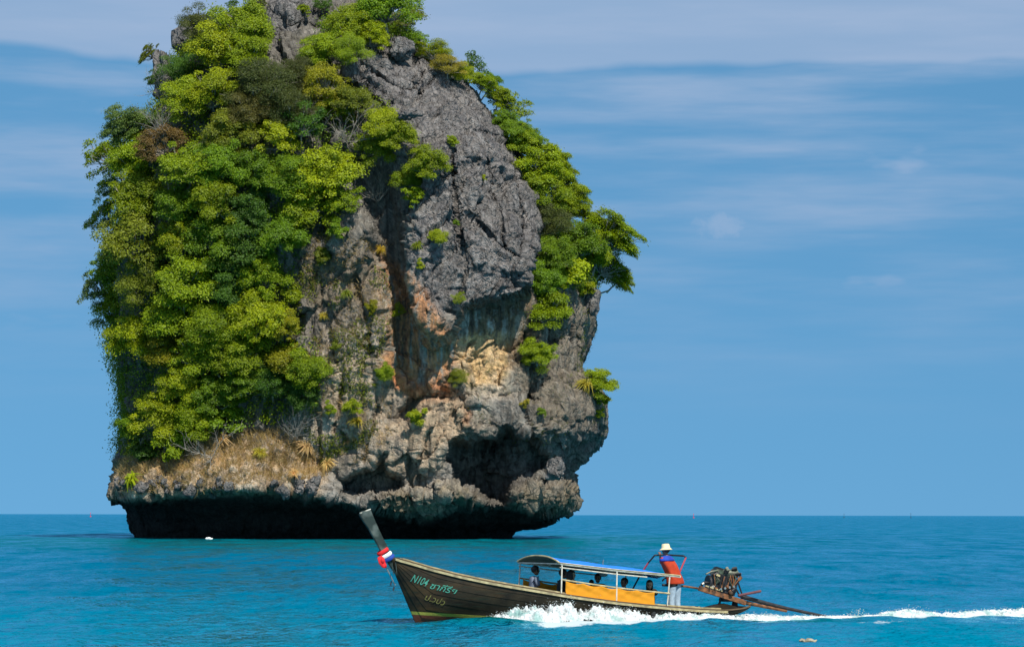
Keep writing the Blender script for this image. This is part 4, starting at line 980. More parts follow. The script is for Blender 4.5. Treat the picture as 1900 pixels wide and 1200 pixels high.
cover('wall_grass', [(850, 700), (1100, 560), (1130, 800), (1000, 830), (860, 800)], 2200, 0.4, 'olive', 'thin grass in the cracks of the right wall', seed=7, blades=True, cl=0.15)
# ------------------------------------------------------------------ long wooden boat
RB = math.atan2(HX.y, HX.x)
def bw(x, y, z): return BOAT_O + HX * x + HY * y + Vector((0, 0, z))
def bp(u, v, yb):
    """point in the boat's own frame that lies in its lengthwise plane yb at photo pixel (u, v)"""
    c = Vector((0, 0, CAMZ)); d = Vector(((u - 950) / F, 1, (HOR - v) / F))
    t = (yb - (c - BOAT_O).dot(HY)) / d.dot(HY)
    w = c + d * t - BOAT_O
    return Vector((w.dot(HX), yb, w.z))
BB = [(-5.3, 0.34), (-5, 0.44), (-4, 0.68), (-3, 0.86), (-2, 0.98), (-1, 1.04), (0, 1.06), (1, 1.04), (2, 0.97), (3, 0.83), (4, 0.58), (4.6, 0.40), (5.2, 0.20), (5.6, 0.07), (6.2, 0.04)]
BB = [(x * 0.93, y) for x, y in BB]
def hb(x): return float(np.interp(x, *zip(*BB)))
def gpt(u, v):
    y = 1.0
    for _ in range(12): p = bp(u, v, y); y = hb(p.x)
    return bp(u, v, y)
GW_ = [(729, 1034), (745, 1039), (760, 1043), (800, 1055), (850, 1067.5), (900, 1078), (950, 1087), (1000, 1095), (1050, 1103.5), (1100, 1110.5), (1150, 1117), (1200, 1122), (1250, 1126.5), (1300, 1130), (1350, 1132), (1380, 1129), (1394, 1124)]
GP = [gpt(*q) for q in GW_]
GXs = np.array([p.x for p in GP])[::-1]; GZs = np.array([p.z for p in GP])[::-1]
def gz(x): return float(np.interp(x, GXs, GZs))
HEAD = bp(722, 1036, 0.0); FOOT = bp(774, 1158, 0.0); FOOT.z = -0.04
XST = float(GXs[0]); XHD = float(GXs[-1])
def hull_point(s, t):
    """s 0 bow .. 1 stern along the boat, t 0 gunwale .. 1 keel"""
    x = XHD + (XST - XHD) * s
    top = Vector((x, hb(x), gz(x)))
    if s < 0.12:
        k = s / 0.12; kp = HEAD.lerp(FOOT, k ** 0.8)
    else:
        k = (s - 0.12) / 0.88; kp = Vector((FOOT.x + (XST + 0.35 - FOOT.x) * k, 0, -0.04 - 0.26 * math.sin(math.pi * min(1, k * 1.15)) + 0.15 * max(0, k - 0.85) / 0.15))
    yb = top.y * (1 - t ** 2.3) * (1 - 0.10 * math.sin(math.pi * t) * 0)
    return Vector((top.x + (kp.x - top.x) * t, yb + (0.035 if s < 0.02 else 0.02) * t, top.z + (kp.z - top.z) * t))

def hull_material():
    m = mat('dark_hull_wood', (0.019, 0.014, 0.007), 0.6, noise=0.55, nscale=3.0, bump=0.35, bscale=14, spec=0.2)
    nt = m.node_tree; n = nt.nodes; l = nt.links; b = n['Principled BSDF']
    src = b.inputs['Base Color'].links[0].from_socket
    t = n.new('ShaderNodeTexCoord')
    def noise(sc, vec, det=6):
        mp = n.new('ShaderNodeMapping'); mp.inputs['Scale'].default_value = vec; l.new(t.outputs['Object'], mp.inputs[0])
        x = n.new('ShaderNodeTexNoise'); x.inputs['Scale'].default_value = sc; x.inputs['Detail'].default_value = det; l.new(mp.outputs[0], x.inputs['Vector']); return x.outputs[0]
    def ramp(x, a, b_):
        r = n.new('ShaderNodeMapRange'); l.new(x, r.inputs[0]); r.inputs[1].default_value = a; r.inputs[2].default_value = b_; return r.outputs[0]
    def mixc(f, a, col):
        q = n.new('ShaderNodeMix'); q.data_type = 'RGBA'; l.new(f, q.inputs[0]); l.new(a, q.inputs[6]); q.inputs[7].default_value = (*col, 1); return q.outputs[2]
    src = mixc(ramp(noise(1.6, (0.5, 1, 2.2)), 0.50, 0.72), src, (0.052, 0.031, 0.011))     # worn varnish
    src = mixc(ramp(noise(5.0, (0.25, 1, 4.0)), 0.56, 0.72), src, (0.013, 0.019, 0.011))     # mould in the grain
    sp = n.new('ShaderNodeSeparateXYZ'); l.new(t.outputs['Object'], sp.inputs[0])
    ln = n.new('ShaderNodeMath'); ln.operation = 'MULTIPLY_ADD'; l.new(sp.outputs[0], ln.inputs[0]); ln.inputs[1].default_value = -0.062; l.new(sp.outputs[2], ln.inputs[2])   # z - slope*x
    src = mixc(ramp(ln.outputs[0], 0.045, 0.035), src, (0.30, 0.28, 0.05))                    # yellow boot stripe
    src = mixc(ramp(ln.outputs[0], -0.030, -0.040), src, (0.13, 0.040, 0.022))                # red-brown bottom paint
    l.new(src, b.inputs['Base Color'])
    return m
M_HULL = hull_material()
M_CREAM = mat('cream_paint', (0.40, 0.33, 0.17), 0.6, noise=0.3, nscale=9, dirt=(0.22, 0.18, 0.10), dscale=5)
M_WHITE = mat('white_paint', (0.60, 0.56, 0.46), 0.55, noise=0.2, nscale=10, dirt=(0.42, 0.36, 0.26), dscale=7)
M_INNER = mat('inner_wood', (0.10, 0.065, 0.035), 0.8, noise=0.4, nscale=5)
M_POST = mat('weathered_prow', (0.014, 0.027, 0.022), 0.75, noise=0.45, nscale=5, bump=0.3, dirt=(0.09, 0.11, 0.095), dscale=3)
M_BLUE = mat('blue_tarpaulin', (0.004, 0.17, 0.70), 0.5, noise=0.10, nscale=3, bump=0.15, bscale=6)
M_OLIVE = mat('tarpaulin_underside', (0.17, 0.18, 0.13), 0.8, noise=0.3, nscale=5)
M_YEL = mat('orange_yellow_cloth', (0.60, 0.235, 0.005), 0.85, noise=0.06, nscale=6, bump=0.1, bscale=30)
M_RED = mat('red_cloth', (0.62, 0.012, 0.015), 0.75, noise=0.15)
M_WCL = mat('white_cloth', (0.78, 0.78, 0.76), 0.8, noise=0.1)
M_BCL = mat('blue_cloth', (0.012, 0.05, 0.28), 0.75, noise=0.15)
M_TEAL = mat('pale_green_lettering', (0.055, 0.27, 0.19), 0.8, noise=0.25, nscale=20)
M_OCH = mat('worn_gold_lettering', (0.16, 0.14, 0.035), 0.7, noise=0.5, nscale=25)
M_IRON = mat('dark_iron', (0.030, 0.030, 0.032), 0.5, 0.5, noise=0.4, nscale=12)
M_RUST = mat('rusty_steel', (0.20, 0.085, 0.035), 0.8, 0.2, noise=0.5, nscale=9, dirt=(0.05, 0.035, 0.025), dscale=8)
M_PINK = mat('red_painted_tube', (0.38, 0.045, 0.06), 0.5, noise=0.2)
M_GREY = mat('grey_canvas', (0.16, 0.18, 0.18), 0.85, noise=0.25)
M_COPPER = mat('copper_hose', (0.22, 0.085, 0.03), 0.6, 0.2, noise=0.4, nscale=15)
M_GRN = mat('dark_green_engine_paint', (0.055, 0.075, 0.05), 0.45, 0.2, noise=0.5, nscale=10, dirt=(0.16, 0.14, 0.10), dscale=9)
M_STEEL = mat('bare_metal', (0.45, 0.43, 0.38), 0.35, 0.8, noise=0.3)

BOAT = empty('longtail_boat', BOAT_O); BOAT.rotation_euler = (0, 0, RB)
tag(BOAT, 'dark wooden longtail boat with tall prow and blue canopy speeding to the left', 'boat')

def strake(side, t0, t1, k):
    m = MB(); ns = 70; out = []; inn = []
    for i in range(ns + 1):
        s = (i / ns) ** 1.15
        r = []
        for t, lap in ((t0, 0.0), ((t0 + t1) / 2, 0.005), (t1 - 0.004, 0.010)):
            p = hull_point(s, t); q = hull_point(s, min(t + 0.02, 1)); e = hull_point(min(s + 0.01, 1), t)
            nn = (q - p).cross(e - p)
            nn = nn.normalized() if nn.length > 1e-9 else Vector((0, 1, 0))
            if nn.y < 0: nn = -nn
            f = min(1, i / 3)
            r.append((p + nn * lap * f, p - nn * (0.03 * f)))
        out.append(r)
    V = []; Fc = []
    for r in out:
        for a, b in r: V += [Vector((a.x, a.y * side, a.z)), Vector((b.x, max(b.y, 0.0) * side, b.z))]
    w = 6
    for i in range(ns):
        o = i * w; q = o + w
        for c in (0, 2): Fc += [(o + c, o + c + 2, q + c + 2, q + c), (o + c + 1, q + c + 1, q + c + 3, o + c + 3)]
        Fc += [(o, q, q + 1, o + 1), (o + 4, o + 5, q + 5, q + 4)]
    m.add(V, Fc)
    return m.build('plank', M_HULL, BOAT, True)
TS = [0, 0.13, 0.27, 0.41, 0.55, 0.70, 0.85, 1.0]
for side in (1, -1):
    for k in range(7): strake(side, TS[k], TS[k + 1], k)
# transom, decks, rails
def ring(x, inset=0.0):
    s = (x - XHD) / (XST - XHD); return [hull_point(s, t) for t in np.linspace(0, 1, 9)]
r_ = ring(XST); m = MB(); vs = [Vector((p.x, p.y, p.z)) for p in r_] + [Vector((p.x, -p.y, p.z)) for p in r_[::-1]]
m.add(vs, [tuple(range(len(vs)))]); m.build('transom', M_HULL, BOAT)
def rail(name, off, dz, r, mt, x0, x1, side, n=60):
    pts = []
    for i in range(n + 1):
        x = x0 + (x1 - x0) * i / n; pts.append((x, side * (hb(x) + off), gz(x) + dz))
    m = MB(); V = []; Fc = []
    for p in pts:
        for a, b in ((-r[0], -r[1]), (r[0], -r[1]), (r[0], r[1]), (-r[0], r[1])): V.append((p[0], p[1] + a, p[2] + b))
    for i in range(n):
        for k in range(4): Fc.append((i * 4 + k, i * 4 + (k + 1) % 4, i * 4 + 4 + (k + 1) % 4, i * 4 + 4 + k))
    Fc += [(0, 1, 2, 3), tuple(range(n * 4, n * 4 + 4))]
    m.add(V, Fc); return m.build(name, mt, BOAT)
for side in (1, -1):
    rail('rub_rail', 0.03, -0.028, (0.022, 0.028), M_CREAM, XHD - 0.05, XST + 0.75, side)
    rail('gunwale_cap', -0.03, 0.020, (0.055, 0.014), M_INNER, XHD - 0.1, XST + 0.02, side)
    rail('inner_rail', -0.09, 0.045, (0.018, 0.022), M_CREAM, XHD - 0.25, XST + 0.9, side)
# floor boards
for k in range(-4, 5):
    m = MB(); n = 24; V = []; Fc = []
    for i in range(n + 1):
        x = 3.8 + (-4.4 - 3.8) * i / n; w = max(hb(x) * 0.72, 0.05); z = max(gz(x) - 0.62, 0.02) if x > -3 else max(gz(x) - 0.34, -0.05)
        y0 = w * (k - 0.46) / 4.5; y1 = w * (k + 0.46) / 4.5
        V += [(x, y0, z), (x, y1, z), (x, y1, z - 0.03), (x, y0, z - 0.03)]
    for i in range(n):
        for q in range(4): Fc.append((i * 4 + q, i * 4 + (q + 1) % 4, i * 4 + 4 + (q + 1) % 4, i * 4 + 4 + q))
    Fc += [(0, 1, 2, 3), tuple(range(n * 4, n * 4 + 4))]
    m.add(V, Fc); m.build('floor_board', M_INNER, BOAT)
def floorz(x): return max(gz(x) - 0.62, 0.02) if x > -3 else max(gz(x) - 0.34, -0.05)
for x in (2.4, 1.4, 0.4, -0.6, -1.6):
    MB().box((x, 0, floorz(x) + 0.34), (0.34, hb(x) * 1.7, 0.04)).build('bench', M_INNER, BOAT, bevel=0.01)
# foredeck and stern deck
def deck(name, x0, x1, dz, crown, mt):
    m = MB(); n = 18; V = []; Fc = []
    for i in range(n + 1):
        x = x0 + (x1 - x0) * i / n; w = hb(x) - 0.06
        for j in range(7):
            a = j / 6 * 2 - 1; V.append((x, a * w, gz(x) + dz + crown * (1 - a * a) * math.sin(math.pi * min(1, 0.15 + i / n)) ))
    for i in range(n):
        for j in range(6): Fc.append((i * 7 + j, i * 7 + j + 1, i * 7 + 8 + j, i * 7 + 7 + j))
    m.add(V, Fc); return m.build(name, mt, BOAT, True)
deck('foredeck', XHD - 0.1, 2.9, 0.0, 0.03, M_INNER)
deck('stern_deck', -3.4, XST, 0.0, 0.16, M_HULL)
# prow post
PO = [(666, 955), (672, 948), (687, 946), (697, 970), (711, 1000), (724, 1024), (732, 1036), (742, 1052), (738, 1072), (722, 1048), (708, 1026), (696, 1004), (684, 982), (674, 968)]
m = MB(); V = []; n = len(PO)
for sgn in (1, -1):
    for (u, v) in PO:
        p = bp(u, v, 0); w = 0.05; V.append((p.x, sgn * w, p.z))
m.add(V, [tuple(range(n)), tuple(range(n, 2 * n))[::-1]] + [(i, (i + 1) % n, n + (i + 1) % n, n + i) for i in range(n)])
m.build('prow_post', M_POST, BOAT, bevel=0.012)
a, b = bp(668, 953, 0), bp(687, 945.5, 0); dd = b - a
m = MB(); m.add([Vector((p.x, y, p.z + dz)) for dz in (0.0, 0.022) for p, y in ((a, -.047), (b, -.047), (b, .047), (a, .047))], [(0, 3, 2, 1), (4, 5, 6, 7), (0, 1, 5, 4), (1, 2, 6, 5), (2, 3, 7, 6), (3, 0, 4, 7)])
m.build('prow_cap', M_WHITE, BOAT)
p0, p1 = bp(720, 1056, 0), bp(735, 1086, 0); 
MB().tube([p0 + Vector((0.02, 0, 0)), p1 + Vector((0.02, 0, 0))], 0.016, 6).build('stem_band', M_GREY, BOAT)
for u, v in ((728, 1078), (733, 1088)):
    p = bp(u, v, 0); MB().tube([p + Vector((0.02, 0.0, 0)), p + Vector((0.05, 0.02, -0.10))], 0.018, 6).build('bow_ring', M_IRON, BOAT)
# moulding strips at the bow
for u in (727, 733):
    pts = []
    for k in range(5):
        q = bp(u + k * 0.6, 1043 + k * 6, 0.12); s = (q.x - XHD) / (XST - XHD)
        pts.append(Vector((q.x, 0.0, q.z)))
    # laid on the side of the hull, just proud of it
    pts = [Vector((p.x, max(hb(p.x) * 0.95, 0.06) + 0.05, p.z)) for p in pts]
    MB().tube(pts, 0.010, 5).build('bow_moulding', M_POST, BOAT)

# lettering: flat letters laid on the port bow planks
from mathutils.bvhtree import BVHTree
def hull_bvh():
    V = []; Fc = []; ns, ntt = 120, 24
    for i in range(ns + 1):
        for j in range(ntt + 1): V.append(hull_point(i / ns, j / ntt))
    for i in range(ns):
        for j in range(ntt): a = i * (ntt + 1) + j; Fc.append((a, a + 1, a + ntt + 2, a + ntt + 1))
    return BVHTree.FromPolygons(V, Fc)
HB = hull_bvh()
def lettering(name, body, A, B, cap, mt, shear=0.25, sy=1.0):
    cu = bpy.data.curves.new(name, 'FONT'); cu.body = body; cu.size = 1.0; cu.shear = shear; cu.resolution_u = 4
    try: cu.offset = 0.006
    except Exception: pass
    o = bpy.data.objects.new(name, cu); COL.objects.link(o)
    dg = bpy.context.evaluated_depsgraph_get(); me = bpy.data.meshes.new_from_object(o.evaluated_get(dg)); bpy.data.objects.remove(o)
    if not len(me.vertices): return None
    bm = bmesh.new(); bm.from_mesh(me); bmesh.ops.triangulate(bm, faces=bm.faces)
    bmesh.ops.subdivide_edges(bm, edges=[e for e in bm.edges if e.calc_length() > 0.25], cuts=2)
    xs = [v.co.x for v in bm.verts]; x0, x1 = min(xs), max(xs)
    ya = yb_ = 0.4
    for _ in range(8):
        a, b = bp(*A, ya), bp(*B, yb_)
        ha = HB.ray_cast(Vector((a.x, 3.0, a.z)), Vector((0, -1, 0))); hb2 = HB.ray_cast(Vector((b.x, 3.0, b.z)), Vector((0, -1, 0)))
        ya = ha[0].y if ha[0] else ya; yb_ = hb2[0].y if hb2[0] else yb_
    ex = (b - a); ey = Vector((-ex.z, 0, ex.x)).normalized()
    if ey.z < 0: ey = -ey
    for v in bm.verts:
        k = (v.co.x - x0) / (x1 - x0)
        q = a + ex * k + ey * v.co.y * cap
        h = HB.ray_cast(Vector((q.x, 3.0, q.z)), Vector((0, -1, 0)))
        y = h[0].y if h[0] else 0.5
        v.co = Vector((q.x, y + 0.026, q.z))
    bm.to_mesh(me); bm.free(); me.materials.clear()
    return link(name, me, BOAT, mt)
lettering('registration_lettering', 'N104', (761, 1078), (791, 1088), 0.27, M_TEAL, 0.22)
lettering('name_lettering', 'ซากีรีย', (797, 1091), (846, 1103), 0.22, M_TEAL, 0.3)
lettering('faded_lettering', 'ป.วปว', (787, 1112), (823, 1123), 0.20, M_OCH, 0.15)

# canopy
def side_x(u, v): return bp(u, v, 0.98)
POSTN = [((1043, 1046), (1041, 1104)), ((1145, 1058), (1143, 1117)), ((1243, 1067), (1239, 1126))]
TOPZ = []; PXs = []; SKEW = 0.38      # the far posts stand a little further forward
for (t, f) in POSTN:
    a, b = side_x(*t), side_x(*f); PXs.append(a.x); TOPZ.append(a.z)
    for sd in (1, -1):
        y0 = sd * (hb(b.x) - 0.03); sk = SKEW if sd < 0 else 0.0
        MB().tube([(b.x + sk, y0, gz(b.x + sk) - 0.02), (a.x + sk, sd * 0.98, a.z)], 0.019, 8).build('canopy_post', M_WHITE, BOAT)
def topz(x): return float(np.interp(x, PXs[::-1], TOPZ[::-1])) + (0 if x <= PXs[0] else 0.125 * (x - PXs[0])) - (0 if x >= PXs[2] else 0.11 * (PXs[2] - x))
XF, XB_ = PXs[0] + 0.05, side_x(1263, 1068).x
for sd in (1, -1):
    sk = SKEW if sd < 0 else 0.0
    MB().tube([(sk + XF + (XB_ - XF) * k / 12, sd * 0.99, topz(XF + (XB_ - XF) * k / 12)) for k in range(13)], 0.022, 8).build('canopy_rail', M_WHITE, BOAT)
    MB().tube([(sk + XF + (XB_ + 0.9 - XF) * k / 12, sd * 0.95, topz(XF + (XB_ + 0.9 - XF) * k / 12) - 0.085) for k in range(13)], 0.017, 8).build('canopy_rail', M_WHITE, BOAT)
    m = MB()
    xs = [PXs[0] + (PXs[2] - PXs[0]) * k / 12 for k in range(13)]
    MB().tube([(x + sk, sd * 0.99, gz(x) + 0.37 - 0.02 * k / 12) for k, x in enumerate(xs)], 0.022, 8).build('side_rail', M_CREAM, BOAT)
MB().tube([(XF + SKEW, -0.99, topz(XF)), (XF, 0.99, topz(XF))], 0.018, 8).build('cross_bar', M_WHITE, BOAT)
for x in (PXs[1], PXs[2]): MB().tube([(x + SKEW, -0.98, topz(x) - 0.02), (x, 0.98, topz(x) - 0.02)], 0.016, 8).build('cross_bar', M_WHITE, BOAT)
def ridge(k): return 0.16 * (1 - 0.5 * k ** 1.5) * (1 - 0.75 * max(0, k - 0.8) / 0.2)
def tarp_pt(k, a):
    x = XF + (XB_ - XF) * k; xs_ = SKEW * (1 - a) / 2
    sag = -0.012 * math.sin(k * 9.4) ** 2
    z = topz(x) + ridge(k) * (1 - abs(a) ** 2.4) + sag * (1 - a * a)
    return Vector((x + 0.02 + xs_, a * 0.995, z + 0.03))
m = MB(); n, w = 40, 17; V = []; Fc = []
for i in range(n + 1):
    for j in range(w): V.append(tarp_pt(i / n, j / (w - 1) * 2 - 1))
for i in range(n):
    for j in range(w - 1): Fc.append((i * w + j, i * w + j + 1, (i + 1) * w + j + 1, (i + 1) * w + j))
m.add(V, Fc); top_ = m.build('canopy_tarpaulin', M_BLUE, BOAT, True)
m = MB(); m.add([v - Vector((0, 0, 0.014)) for v in V], [f[::-1] for f in Fc]); m.build('canopy_lining', M_OLIVE, BOAT, True)
for k in (0.0, 1.0): MB().tube([tarp_pt(k, j / 16 * 2 - 1) for j in range(17)], 0.022, 7).build('canopy_edging', M_CREAM, BOAT)
for sd in (1, -1): MB().tube([tarp_pt(j / 20, sd) + Vector((0, sd * 0.015, 0.0)) for j in range(21)], 0.016, 6).build('canopy_edging', M_CREAM, BOAT)
for k in (0.25, 0.5, 0.75): MB().tube([tarp_pt(k, j / 16 * 2 - 1) - Vector((0, 0, 0.035)) for j in range(17)], 0.015, 6).build('canopy_hoop', M_WHITE, BOAT)
# side cloths tied to the side rail
for sd in (1, -1):
    x0 = side_x(1049, 1090).x; x1 = side_x(1214, 1110).x; m = MB(); n, w = 90, 16; V = []; Fc = []
    rg = random.Random(3 if sd > 0 else 5); ph = [rg.uniform(0, 6) for _ in range(6)]
    for i in range(n + 1):
        k = i / n; x = x0 + (x1 - x0) * k
        for j in range(w):
            q = j / (w - 1); tie = abs(math.sin(k * math.pi * 5))
            zt = gz(x) + 0.35 - 0.035 * tie
            fold = 0.4 * 0.020 * math.sin(k * 46 + q * 5 + ph[0]) * (1 - q) + 0.4 * 0.018 * math.sin(k * 23 - q * 7 + ph[1]) + 0.3 * 0.012 * math.sin(k * 80 + q * 11 + ph[2]) * (1 - q) ** 2
            V.append((x + (SKEW if sd < 0 else 0), sd * (1.015 - 0.06 * math.sin(q * 2.6) * 0.3 + 0.02 * q) + sd * fold * math.sin(math.pi * min(1, q + 0.25)), zt + (gz(x) + 0.015 - zt) * q))
    for i in range(n):
        for j in range(w - 1): Fc.append((i * w + j, i * w + j + 1, (i + 1) * w + j + 1, (i + 1) * w + j))
    m.add(V, Fc); pn = m.build('side_cloth', M_YEL, BOAT, True)
    md = pn.modifiers.new('thick', 'SOLIDIFY'); md.thickness = 0.006
# brace behind the canopy and the tubular steering frame round the helmsman
A = [bp(1172, 1096, -0.75), bp(1188, 1066, -0.75), bp(1203, 1043, -0.6), bp(1215, 1029, -0.5), bp(1232, 1028, -0.4)]
fr = empty('helm_frame', bw(*A[0])); fr.rotation_euler = (0, 0, RB)
tag(fr, 'red and black tubular frame round the standing helmsman', 'frame')
def rel(P, o): return [Vector(p) - o for p in P]
o0 = A[0].copy()
MB().tube(rel([Vector((A[0].x + 0.2, -0.75, floorz(A[0].x)))] + A[:2], o0), 0.022, 7).build('leg', M_IRON, fr)
MB().tube(rel(A[1:3], o0), 0.023, 7).build('leg', M_PINK, fr)
B_ = [A[3], A[4], bp(1268, 1030, 0.0), bp(1273, 1033, 0.05)]
MB().tube(rel([A[2]] + B_[:1] + B_[1:], o0), 0.023, 7).build('top_bar', M_IRON, fr)
C_ = [B_[3], bp(1263, 1056, 0.1), bp(1248, 1100, 0.1), Vector((bp(1236, 1126, 0.1).x, 0.1, floorz(bp(1236, 1126, 0.1).x)))]
MB().tube(rel(C_, o0), 0.022, 7).build('leg', M_PINK, fr)

# sash tied round the prow
Q0 = bp(717, 1026, 0); sash = empty('prow_sash', bw(*Q0)); sash.rotation_euler = (0, 0, RB)
tag(sash, 'red white and blue cloth sash tied round the prow', 'sash')
ax = (bp(735, 1050, 0) - bp(700, 990, 0)).normalized(); sd_ = Vector((0, 1, 0)); pr = ax.cross(sd_).normalized()
def band(c, r0, r1, mt, name, tw):
    m = MB(); V = []; Fc = []; n = 18
    for k in range(n):
        t = 2 * math.pi * k / n
        dr = pr * math.cos(t) * r0 + sd_ * math.sin(t) * r1
        lump = 1 + 0.10 * math.sin(3 * t + tw)
        for a, e in ((-0.048, 1.0), (-0.025, 1.14), (0.02, 1.16), (0.048, 1.03)): V.append(c + dr * e * lump + ax * a)
    for k in range(n):
        for j in range(3): Fc.append((k * 4 + j, k * 4 + j + 1, ((k + 1) % n) * 4 + j + 1, ((k + 1) % n) * 4 + j))
    m.add([v - Q0 for v in V], Fc); return m.build(name, mt, sash, True)
ctr = [bp(710, 1023, 0), bp(716, 1030, 0), bp(721, 1036, 0)]
band(ctr[0], 0.135, 0.10, M_RED, 'red_band', 0.4); band(ctr[1], 0.15, 0.105, M_WCL, 'white_band', 1.4); band(ctr[2], 0.16, 0.11, M_BCL, 'blue_band', 2.4)
kn = bp(710, 1040, 0.14)
m = MB(); m.lathe([(0.02, -0.09), (0.05, -0.05), (0.065, 0.0), (0.045, 0.05), (0.02, 0.09)], kn - Q0, 10); m.build('knot', M_RED, sash, True)
tl = [bp(704, 1032, 0.13), bp(708, 1042, 0.16), bp(713, 1050, 0.17), bp(716, 1053, 0.17)]
m = MB(); V = []; Fc = []
for i, p in enumerate(tl):
    wd = [0.06, 0.08, 0.06, 0.02][i]
    for a in (-1, 0, 1): V.append(p - Q0 + ax.cross(sd_) * wd * a + Vector((0, 0.02 * (a != 0), 0)))
for i in range(3):
    for j in range(2): Fc.append((i * 3 + j, i * 3 + j + 1, i * 3 + 4 + j, i * 3 + 3 + j))
m.add(V, Fc); t_ = m.build('red_tail', M_RED, sash, True); t_.modifiers.new('thick', 'SOLIDIFY').thickness = 0.012

# ------------------------------------------------------------------ engine on its pivot
E0 = bp(1363, 1127, 0.0); ENG = empty('longtail_engine', bw(*E0)); ENG.rotation_euler = (0, 0, RB)
tag(ENG, 'greasy dark engine with long propeller shaft pivoting on the boat stern', 'engine')
def ep(u, v, y=0.0): return bp(u, v, y) - E0
def et(name, pts, r, mt, n=8, smooth=True): return MB().tube(pts, r, n).build(name, mt, ENG, smooth)
et('pivot_post', [ep(1363, 1132), ep(1364, 1112)], [0.11, 0.06], M_IRON, 12)
MB().box(ep(1352, 1111), (0.42, 0.30, 0.10)).build('pivot_bracket', M_IRON, ENG, bevel=0.015)
sl = (ep(1380, 1117) - ep(1298, 1091)).normalized()
MX = Matrix.Rotation(-math.atan2(sl.z, -sl.x), 3, 'Y') if False else sl.to_track_quat('X', 'Z').to_matrix()
for y in (-0.2, 0.2):
    a, b = ep(1297, 1090, y), ep(1384, 1117, y)
    m = MB(); m.box((a + b) / 2, ((b - a).length, 0.07, 0.13), MX); m.build('cradle_beam', M_RUST, ENG, bevel=0.008)
MB().box((ep(1304, 1089) + ep(1332, 1098)) / 2 + Vector((0, 0.2, 0.05)), (0.48, 0.10, 0.035), MX).build('beam_cap', M_CREAM, ENG)
MB().box(ep(1343, 1104), (0.5, 0.36, 0.05), MX).build('cradle_plate', M_RUST, ENG)
et('tiller', [ep(1300, 1091), ep(1272, 1086.5), ep(1262, 1086)], 0.026, M_RUST)
et('tiller_grip', [ep(1264, 1086), ep(1229, 1084)], 0.032, M_IRON)
# engine block with its ribs, head, covers, belts and plumbing
c0 = ep(1343, 1080)
MB().box(c0 + Vector((0.02, 0, -0.05)), (0.62, 0.44, 0.46), MX).build('engine_block', M_IRON, ENG, bevel=0.03)
MB().box(c0 + Vector((0.10, 0, 0.22)), (0.44, 0.34, 0.20), MX).build('cylinder_head', M_GRN, ENG, bevel=0.03)
MB().box(c0 + Vector((0.08, 0, 0.335)), (0.36, 0.22, 0.08), MX).build('rocker_cover', M_IRON, ENG, bevel=0.025)
for k in range(6): MB().box(c0 + Vector((0.22 - 0.085 * k, 0.235, -0.02 + 0.018 * k)), (0.025, 0.03, 0.36), MX).build('block_rib', M_RUST if k % 2 else M_IRON, ENG)
for k in range(4): MB().lathe([(0.03, -0.02), (0.03, 0.02)], c0 + Vector((0.2 - 0.12 * k, 0.26, -0.15 + 0.02 * k)), 8, Matrix.Rotation(R(90), 3, 'X')).build('bolt', M_STEEL, ENG)
mz = Matrix.Rotation(R(90), 3, 'Y')
MB().lathe([(0.03, -0.10), (0.11, -0.09), (0.12, 0.05), (0.09, 0.09), (0.02, 0.10)], ep(1322, 1094, 0.1) + Vector((0, 0, 0.05)), 14, mz).build('alternator', M_STEEL, ENG, True)
MB().lathe([(0.05, -0.03), (0.20, -0.03), (0.21, 0.0), (0.20, 0.03), (0.05, 0.03)], ep(1315, 1080, 0.0), 22, mz).build('flywheel', M_IRON, ENG, True)
MB().lathe([(0.04, -0.22), (0.115, -0.20), (0.12, 0.18), (0.10, 0.22), (0.02, 0.23)], ep(1354, 1063, 0.06), 16, mz).build('air_filter', M_GRN, ENG, True)
MB().lathe([(0.035, -0.04), (0.05, -0.02), (0.05, 0.03), (0.02, 0.04)], ep(1345, 1058, 0.1), 10).build('filler_cap', M_STEEL, ENG, True)
et('exhaust_pipe', [ep(1362, 1062, 0.05), ep(1374, 1065, 0.1), ep(1375, 1070, 0.12), ep(1368, 1078, 0.15)], [0.05, 0.05, 0.048, 0.04], M_RUST)
et('snorkel', [ep(1361, 1062), ep(1362, 1051)], 0.018, M_RUST)
et('radiator_hose', [ep(1303, 1091, 0.1), ep(1302, 1083, 0.12), ep(1306, 1079, 0.12), ep(1316, 1080, 0.1)], 0.032, M_IRON)
et('hose_clip', [ep(1303, 1083, 0.13), ep(1306, 1080, 0.13)], 0.036, M_STEEL)
for k in range(5):
    u = 1351 + k * 4.4
    et('copper_pipe', [ep(u, 1066, 0.24), ep(u + 1.5, 1074 + k % 3, 0.27), ep(1358 + k * 1.2, 1085, 0.26), ep(1358 + k * 0.8, 1094, 0.2)], 0.013, M_COPPER if k % 3 else M_GRN, 6)
for k in range(5):
    u = 1318 + k * 6.5; rr = random.Random(k)
    et('wire', [ep(u, 1064 + rr.uniform(-2, 6), 0.24), ep(u + rr.uniform(-3, 3), 1074, 0.29), ep(u + rr.uniform(-5, 5), 1086, 0.29), ep(u + rr.uniform(-4, 4), 1096, 0.24)], 0.010, [M_IRON, M_RUST, M_GRN, M_IRON][k % 4], 5)
_rr = random.Random(8)
